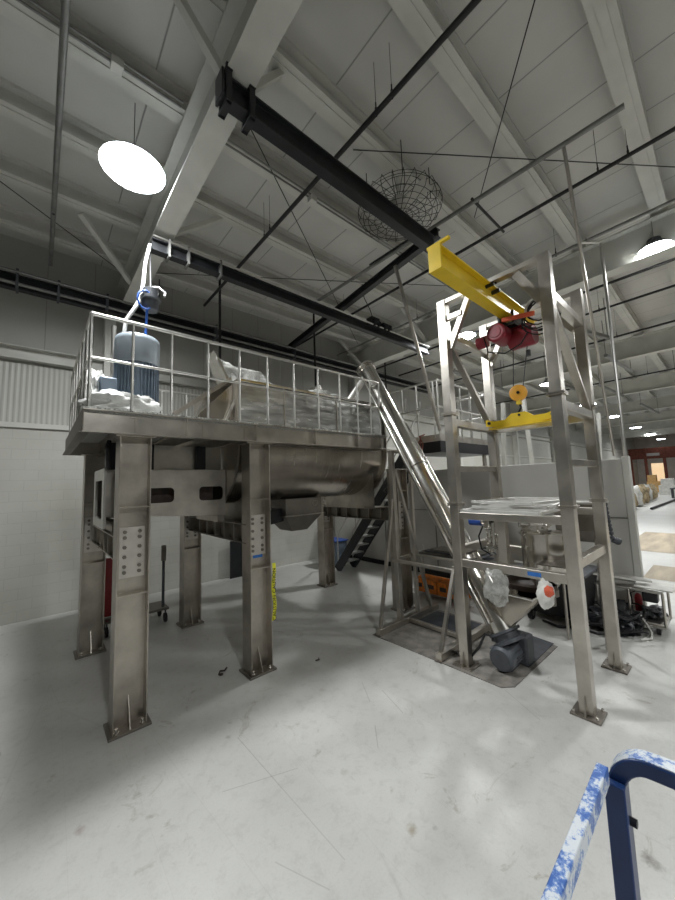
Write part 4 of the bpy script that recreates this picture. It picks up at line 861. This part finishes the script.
for k in range(4):
    single('flat_plate', MB().box((6.05 + .03 * k, 3.15 + .08 * (k % 2), .862 + .035 * k), (6.62 - .02 * k, 4.6 - .12 * k, .887 + .035 * k)), 'dark_mill' if k % 2 else 'darkgrey', ['bottom plate', 'second plate', 'third plate', 'topmost plate'][k] + ' of the flat stack on the wire shelf', 'plate', 'plates stacked on the wire shelf', .003)
t = thing('bracket_arm', 'small steel bracket arm resting on the plates beside the conveyor', 'bracket', (6.3, 3.2, 1.0))
MB().path([(6.15, 3.55, 1.0), (6.2, 3.3, 1.12), (6.2, 3.05, 1.14), (6.3, 2.9, 1.0)], .018, 8).build('arm', 'darkgrey', t)

# black wheeled bin behind the gantry
t = thing('wheeled_bin', 'black wheeled tub standing behind the gantry', 'bin', (6.75, 2.15, 0))
mb = MB(); mb.add([(6.45, 1.75, .12), (7.1, 1.75, .12), (7.1, 2.55, .12), (6.45, 2.55, .12), (6.35, 1.65, .85), (7.2, 1.65, .85), (7.2, 2.65, .85), (6.35, 2.65, .85)], [(0, 3, 2, 1), (4, 5, 6, 7), (0, 1, 5, 4), (1, 2, 6, 5), (2, 3, 7, 6), (3, 0, 4, 7)])
mb.build('tub', 'rubber', t, .03)
MB().box((6.33, 1.63, .82), (7.22, 2.67, .86)).build('rim', 'darkgrey', t, .01)
for x in (6.42, 7.05):
    for y in (1.82, 2.48): w = MB().tube((x, y - .03, .10), (x, y + .03, .10), .10, 20).build('wheel', 'rubber', t); MB().tube((x, y - .033, .10), (x, y + .033, .10), .045, 14).build('hub', 'greypipe', w)
# cable and sheeting pile
single('black_sheeting_pile', MB().blob((7.0, 1.45, .12), (.42, .36, .20), 8, .55, 2.4, 4, .001), 'tarp', 'heap of black sheeting on the floor between bin and trolley', 'sheeting')
mb = MB()
for k in range(12):
    c = V((6.9 + random.uniform(-.25, .25), 1.55 + random.uniform(-.35, .35), .06 + .025 * k)); r = random.uniform(.12, .3)
    mb.path([c + V((r * math.cos(a), r * 1.1 * math.sin(a), .05 * math.sin(2 * a + k))) for a in [i * PI / 10 for i in range(20)]], .012, 6, True)
single('cable_coil', mb, 'rubber', 'tangled black cable coils lying on the black sheeting', 'cable')
single('loose_hose', MB().path([(6.4, 2.3, .03), (6.3, 2.05, .03), (6.45, 1.8, .03), (6.35, 1.55, .05), (6.55, 1.4, .03)], .02, 8), 'rubber', 'loose black hose on the floor in front of the wheeled tub', 'hose')
single('extension_cord', MB().path([(6.6, 1.1, .02), (6.75, 1.0, .02), (6.95, 1.02, .05), (7.05, 1.15, .25)], .012, 6), 'paper', 'thin white cord lying in front of the flat trolley', 'cord')
# flat trolley with rails
t = thing('platform_trolley', 'low steel trolley with tubular frame beside the partition end', 'trolley', (7.25, .95, 0))
tx0, tx1, ty0, ty1 = 7.0, 7.55, .86, 2.1
MB().box((tx0, ty0, .14), (tx1, ty1, .17)).build('deck', 'gantry', t, .005)
fr = MB()
for z in (.12, .62):
    fr.path([(tx0, ty0, z), (tx1, ty0, z), (tx1, ty1, z), (tx0, ty1, z)], .02, 8, True)
fr.build('frame_rail', 'alu', t)
for x, y in ((tx0, ty0), (tx0, 1.25), (tx0, 1.65), (tx0, ty1), (tx1, ty0), (tx1, ty1)): MB().tube((x, y, .12), (x, y, .62), .018, 8).build('post', 'gantry', t)
MB().beam((6.55, 2.75, .88), (7.2, 1.0, .74), .16, .03).build('conveyor_rail', 'alu', t)
MB().beam((7.1, 1.0, .10), (6.75, 1.9, .06), .1, .04).build('ramp_plate', 'polish', t)
for x, y in ((7.05, .95), (7.5, .95), (7.05, 2.0), (7.5, 2.0)): MB().tube((x, y - .02, .06), (x, y + .02, .06), .06, 14).build('caster', 'rubber', t)
single('white_board', MB().poly([(6.97, .74, .655), (7.5, .70, .655), (7.58, 1.2, .655), (7.0, 1.18, .655)], (0, 0, .02)), 'paper', 'white board lying on top of the steel trolley', 'board', bevel=.004)
single('black_case', MB().box((7.03, .92, .45), (7.2, 1.10, .60)), 'black', 'black case at the right end of the steel trolley', 'case', bevel=.02)
for k in range(7):
    y = 1.12 + k * .12
    single('flat_bar', MB().beam((7.06 + .03 * (k % 2), y, .182 + .012 * (k % 3)), (7.5, y + .12, .185), .05, .012), 'polish' if k % 2 else 'darkgrey', 'loose metal flat bar on the trolley deck', 'bar', 'loose bars on the trolley deck')
single('dark_rag_pile', MB().blob((7.3, 1.02, .24), (.18, .13, .09), 11, .5, 2.4, 3, .172), 'tarp', 'dark rag bundle at the right end of the trolley deck', 'rag')
t = thing('fire_extinguisher', 'red fire extinguisher standing by the end of the partition', 'fire extinguisher', (7.56, 1.3, .172))
ex, ey = 7.38, 1.2
t.location = (ex, ey, .172)
MB().lathe([(0, 0), (.048, 0), (.052, .02), (.052, .22), (.04, .27), (.02, .30), (0, .30)], (ex, ey, .172), n=20).build('cylinder', 'signal_red', t)
MB().box((ex - .015, ey - .05, .50), (ex + .015, ey + .03, .53)).tube((ex, ey, .50), (ex, ey, .54), .015).build('valve_handle', 'black', t)
MB().path([(ex, ey + .03, .50), (ex, ey + .09, .46), (ex, ey + .08, .3)], .010, 6).build('hose', 'black', t)

# items against the side wall under the platform
t = thing('red_cabinet', 'dark red cart panel seen behind the left columns', 'cart', (1.25, 7.6, 0))
MB().box((.86, 7.2, .28), (1.3, 7.24, 1.25)).build('panel', 'signal_red', t, .01)
MB().box((.90, 7.0, .22), (1.9, 7.5, .26)).build('base_frame', 'dark_mill', t, .005)
for x, y in ((.95, 7.05), (1.85, 7.05), (.95, 7.45), (1.85, 7.45)): MB().tube((x - .02, y, .08), (x + .02, y, .08), .08, 16).build('caster', 'rubber', t); MB().tube((x, y, .1), (x, y, .22), .015, 6).build('caster_fork', 'darkgrey', t)
MB().tube((1.82, 7.1, .24), (1.82, 7.1, 1.36), .025, 10).build('handle_post', 'darkgrey', t)
MB().box((1.785, 7.065, 1.08), (1.855, 7.135, 1.36)).build('handle_grip', 'dark_mill', t, .004)
single('leaning_board', MB().box((3.92, 8.93, 0), (4.5, 8.97, .96)), 'black', 'black flat panel leaning on the white wall between the columns', 'panel')
t = thing('blue_tub', 'blue-grey bin standing behind the foot of the dark stairs', 'bin', (6.67, 7.9, 0))
mb = MB(); mb.add([(6.5, 7.65, 0), (6.85, 7.65, 0), (6.85, 8.15, 0), (6.5, 8.15, 0), (6.45, 7.6, .75), (6.9, 7.6, .75), (6.9, 8.2, .75), (6.45, 8.2, .75)], [(0, 3, 2, 1), (4, 5, 6, 7), (0, 1, 5, 4), (1, 2, 6, 5), (2, 3, 7, 6), (3, 0, 4, 7)]); mb.build('tub', 'bluegrey', t, .02)
MB().box((6.42, 7.57, .73), (6.93, 8.23, .77)).build('rim', 'blue', t, .01)
# floor debris
single('debris_scrap', MB().path([(1.85, 4.58, .012), (1.89, 4.64, .016), (1.94, 4.62, .012), (1.99, 4.67, .012)], .012, 6).blob((1.87, 4.56, .012), (.03, .02, .015), 3, .4, 2, 2), 'brown', 'dark scrap lying on the floor left of the second front column', 'debris')
single('debris_scrap', MB().path([(2.95, 3.98, .01), (3.0, 3.96, .012), (3.02, 4.0, .01)], .008, 6), 'brown', 'small dark scrap on the floor right of the second front column', 'debris')
# orange streamers by the landing
mb = MB()
for k in range(6): mb.path([(6.0 + .04 * k, 4.2 + .05 * k, 3.0), (6.05 + .03 * k, 4.2 + .08 * k, 3.15), (6.0 + .1 * k, 4.25 + .04 * k, 3.33 + .02 * k)], .012, 6)
single('red_straps', mb, 'rack', 'rust red straps bundled at the left end of the landing', 'straps')

# ------------------------------------------------------------------ far end of the hall
t = thing('storage_rack', 'rust red storage rack across the far end of the hall', 'rack', (60, 5, 0))
MB().box((60, 1.5, 4.2), (60.4, 9.0, 5.6)).build('top_beam', 'rack', t)
for y in (1.6, 3.6, 5.6, 7.4, 8.9): MB().box((59.9, y - .15, 0), (60.2, y + .15, 5.6)).build('upright', 'rack', t)
MB().box((60.0, 6.0, 4.55), (59.95, 7.3, 4.9)).build('cross_bar', 'rackwhite', t)
single('lit_doorway', MB().box((61.5, 5.9, 0), (61.7, 7.1, 3.6)), 'doorway_glow', 'warmly lit opening in the far end wall', 'doorway')
single('crate_stack', MB().box((57, 5.0, 0), (58.5, 7.2, 1.3)).box((57.2, 6.3, 1.3), (58.2, 7.1, 2.1)), 'wood', 'wooden crates below the lit opening at the far end', 'crate')
single('pallet_stack', MB().box((50, 4.1, 0), (51.5, 5.4, 1.0)).box((50, 4.2, 1.0), (51.2, 5.2, 1.7)), 'paper', 'pale wrapped pallet stack at the far right', 'pallet')
for k in range(9):
    x = 26 + k * 2.2; y = 4.75 + .06 * k
    o = single('wrapped_bundle', MB().blob((x, y - .1 * (k % 2), .62), (.62, .42, .8), k, .35, 1.8, 3, .001), 'card' if k % 3 else 'paper', ['nearest', 'second', 'third', 'fourth', 'fifth', 'sixth', 'seventh', 'eighth', 'farthest'][k] + ' wrapped bundle in the distant row beyond the partition', 'bundle', 'wrapped bundles in the distant row')
single('floor_pipe', MB().tube((30, 3.7, .08), (40, 3.4, .08), .08, 8), 'black', 'long black pipe lying beside the distant bundles', 'pipe')
for k in range(3):
    t = thing('work_table', ['nearest', 'middle', 'farthest'][k] + ' distant dark work table at the far right', 'table', (44 + 4 * k, 2.6, 0), 'distant work tables')
    x = 44 + 4 * k; MB().box((x, 2.2, .8), (x + 1.2, 4.0, .9)).build('top', 'darkgrey', t)
    for yy in (2.3, 3.9): MB().box((x, yy - .05, 0), (x + 1.2, yy + .05, .8)).build('leg_frame', 'darkgrey', t)

# ------------------------------------------------------------------ blue guard rail beside the camera
t = thing('blue_guard_rail', 'scuffed blue painted guard rail in the lower right foreground', 'guard rail', (.93, .2, 1.0))
zc = 1.80
MB().beam((.907, .237, zc - .017), (.25, .2225, zc - .017), .020, .034).build('near_rail', ['scuffed'], t, .002)
pts = [(.956, .225, .9), (.956, .225, 1.5), (.956, .225, 1.70)] + [(.956, .225 - .06 * (1 - math.cos(a)), 1.735 + .075 * math.sin(a)) for a in [i * PI / 16 for i in range(9)]] + [(.956, .13, 1.812), (.956, .08, 1.805), (.956, -.4, 1.76)]
MB().sweep(pts, .042, .03, (1, 0, 0)).build('arched_rail', 'railblue', t, .003)
pp = [V(p) + V((0, 0, .0)) for p in pts[5:]]
mb = MB(); mb.sweep([p + V((0, .010 * max(0, 1 - i / 5), .016)) for i, p in enumerate(pp)], .036, .002, (1, 0, 0)); mb.build('worn_top_strip', 'scuffed', t)
MB().box((.915, .205, 1.0), (.932, .24, 1.765)).build('rail_web', 'railblue', t, .003)
MB().tube((.945, .196, 1.69), (.945, .212, 1.69), .008, 8).build('bolt', 'black', t)

# ------------------------------------------------------------------ world, camera
w = bpy.data.worlds.new('world'); bpy.context.scene.world = w; w.use_nodes = True
w.node_tree.nodes['Background'].inputs[0].default_value = (.9, .95, 1, 1); w.node_tree.nodes['Background'].inputs[1].default_value = .03
yaw, pit, rol = .852457646, .0967983414, -.0345614332
cy, sy, cp, sp_, cr_, sr = math.cos(yaw), math.sin(yaw), math.cos(pit), math.sin(pit), math.cos(rol), math.sin(rol)
F = V((cy * cp, sy * cp, sp_)); R0 = V((sy, -cy, 0)); U0 = R0.cross(F)
Rv = R0 * cr_ + U0 * sr; Uv = -R0 * sr + U0 * cr_
cam = bpy.data.cameras.new('camera'); co = bpy.data.objects.new('camera', cam); COL.objects.link(co)
mt = Matrix((Rv, Uv, -F)).transposed().to_4x4(); mt.translation = V((0, 0, 2.4)); co.matrix_world = mt
cam.sensor_fit = 'VERTICAL'; cam.sensor_height = 36; cam.sensor_width = 27; cam.lens = 343.498 / 900 * 36; cam.clip_start = .02; cam.clip_end = 300
sc = bpy.context.scene; sc.camera = co
sc.view_settings.view_transform = 'Standard'; sc.view_settings.look = 'None'; sc.view_settings.gamma = 1; sc.view_settings.use_curve_mapping = False
sc.view_settings.exposure = 0.0
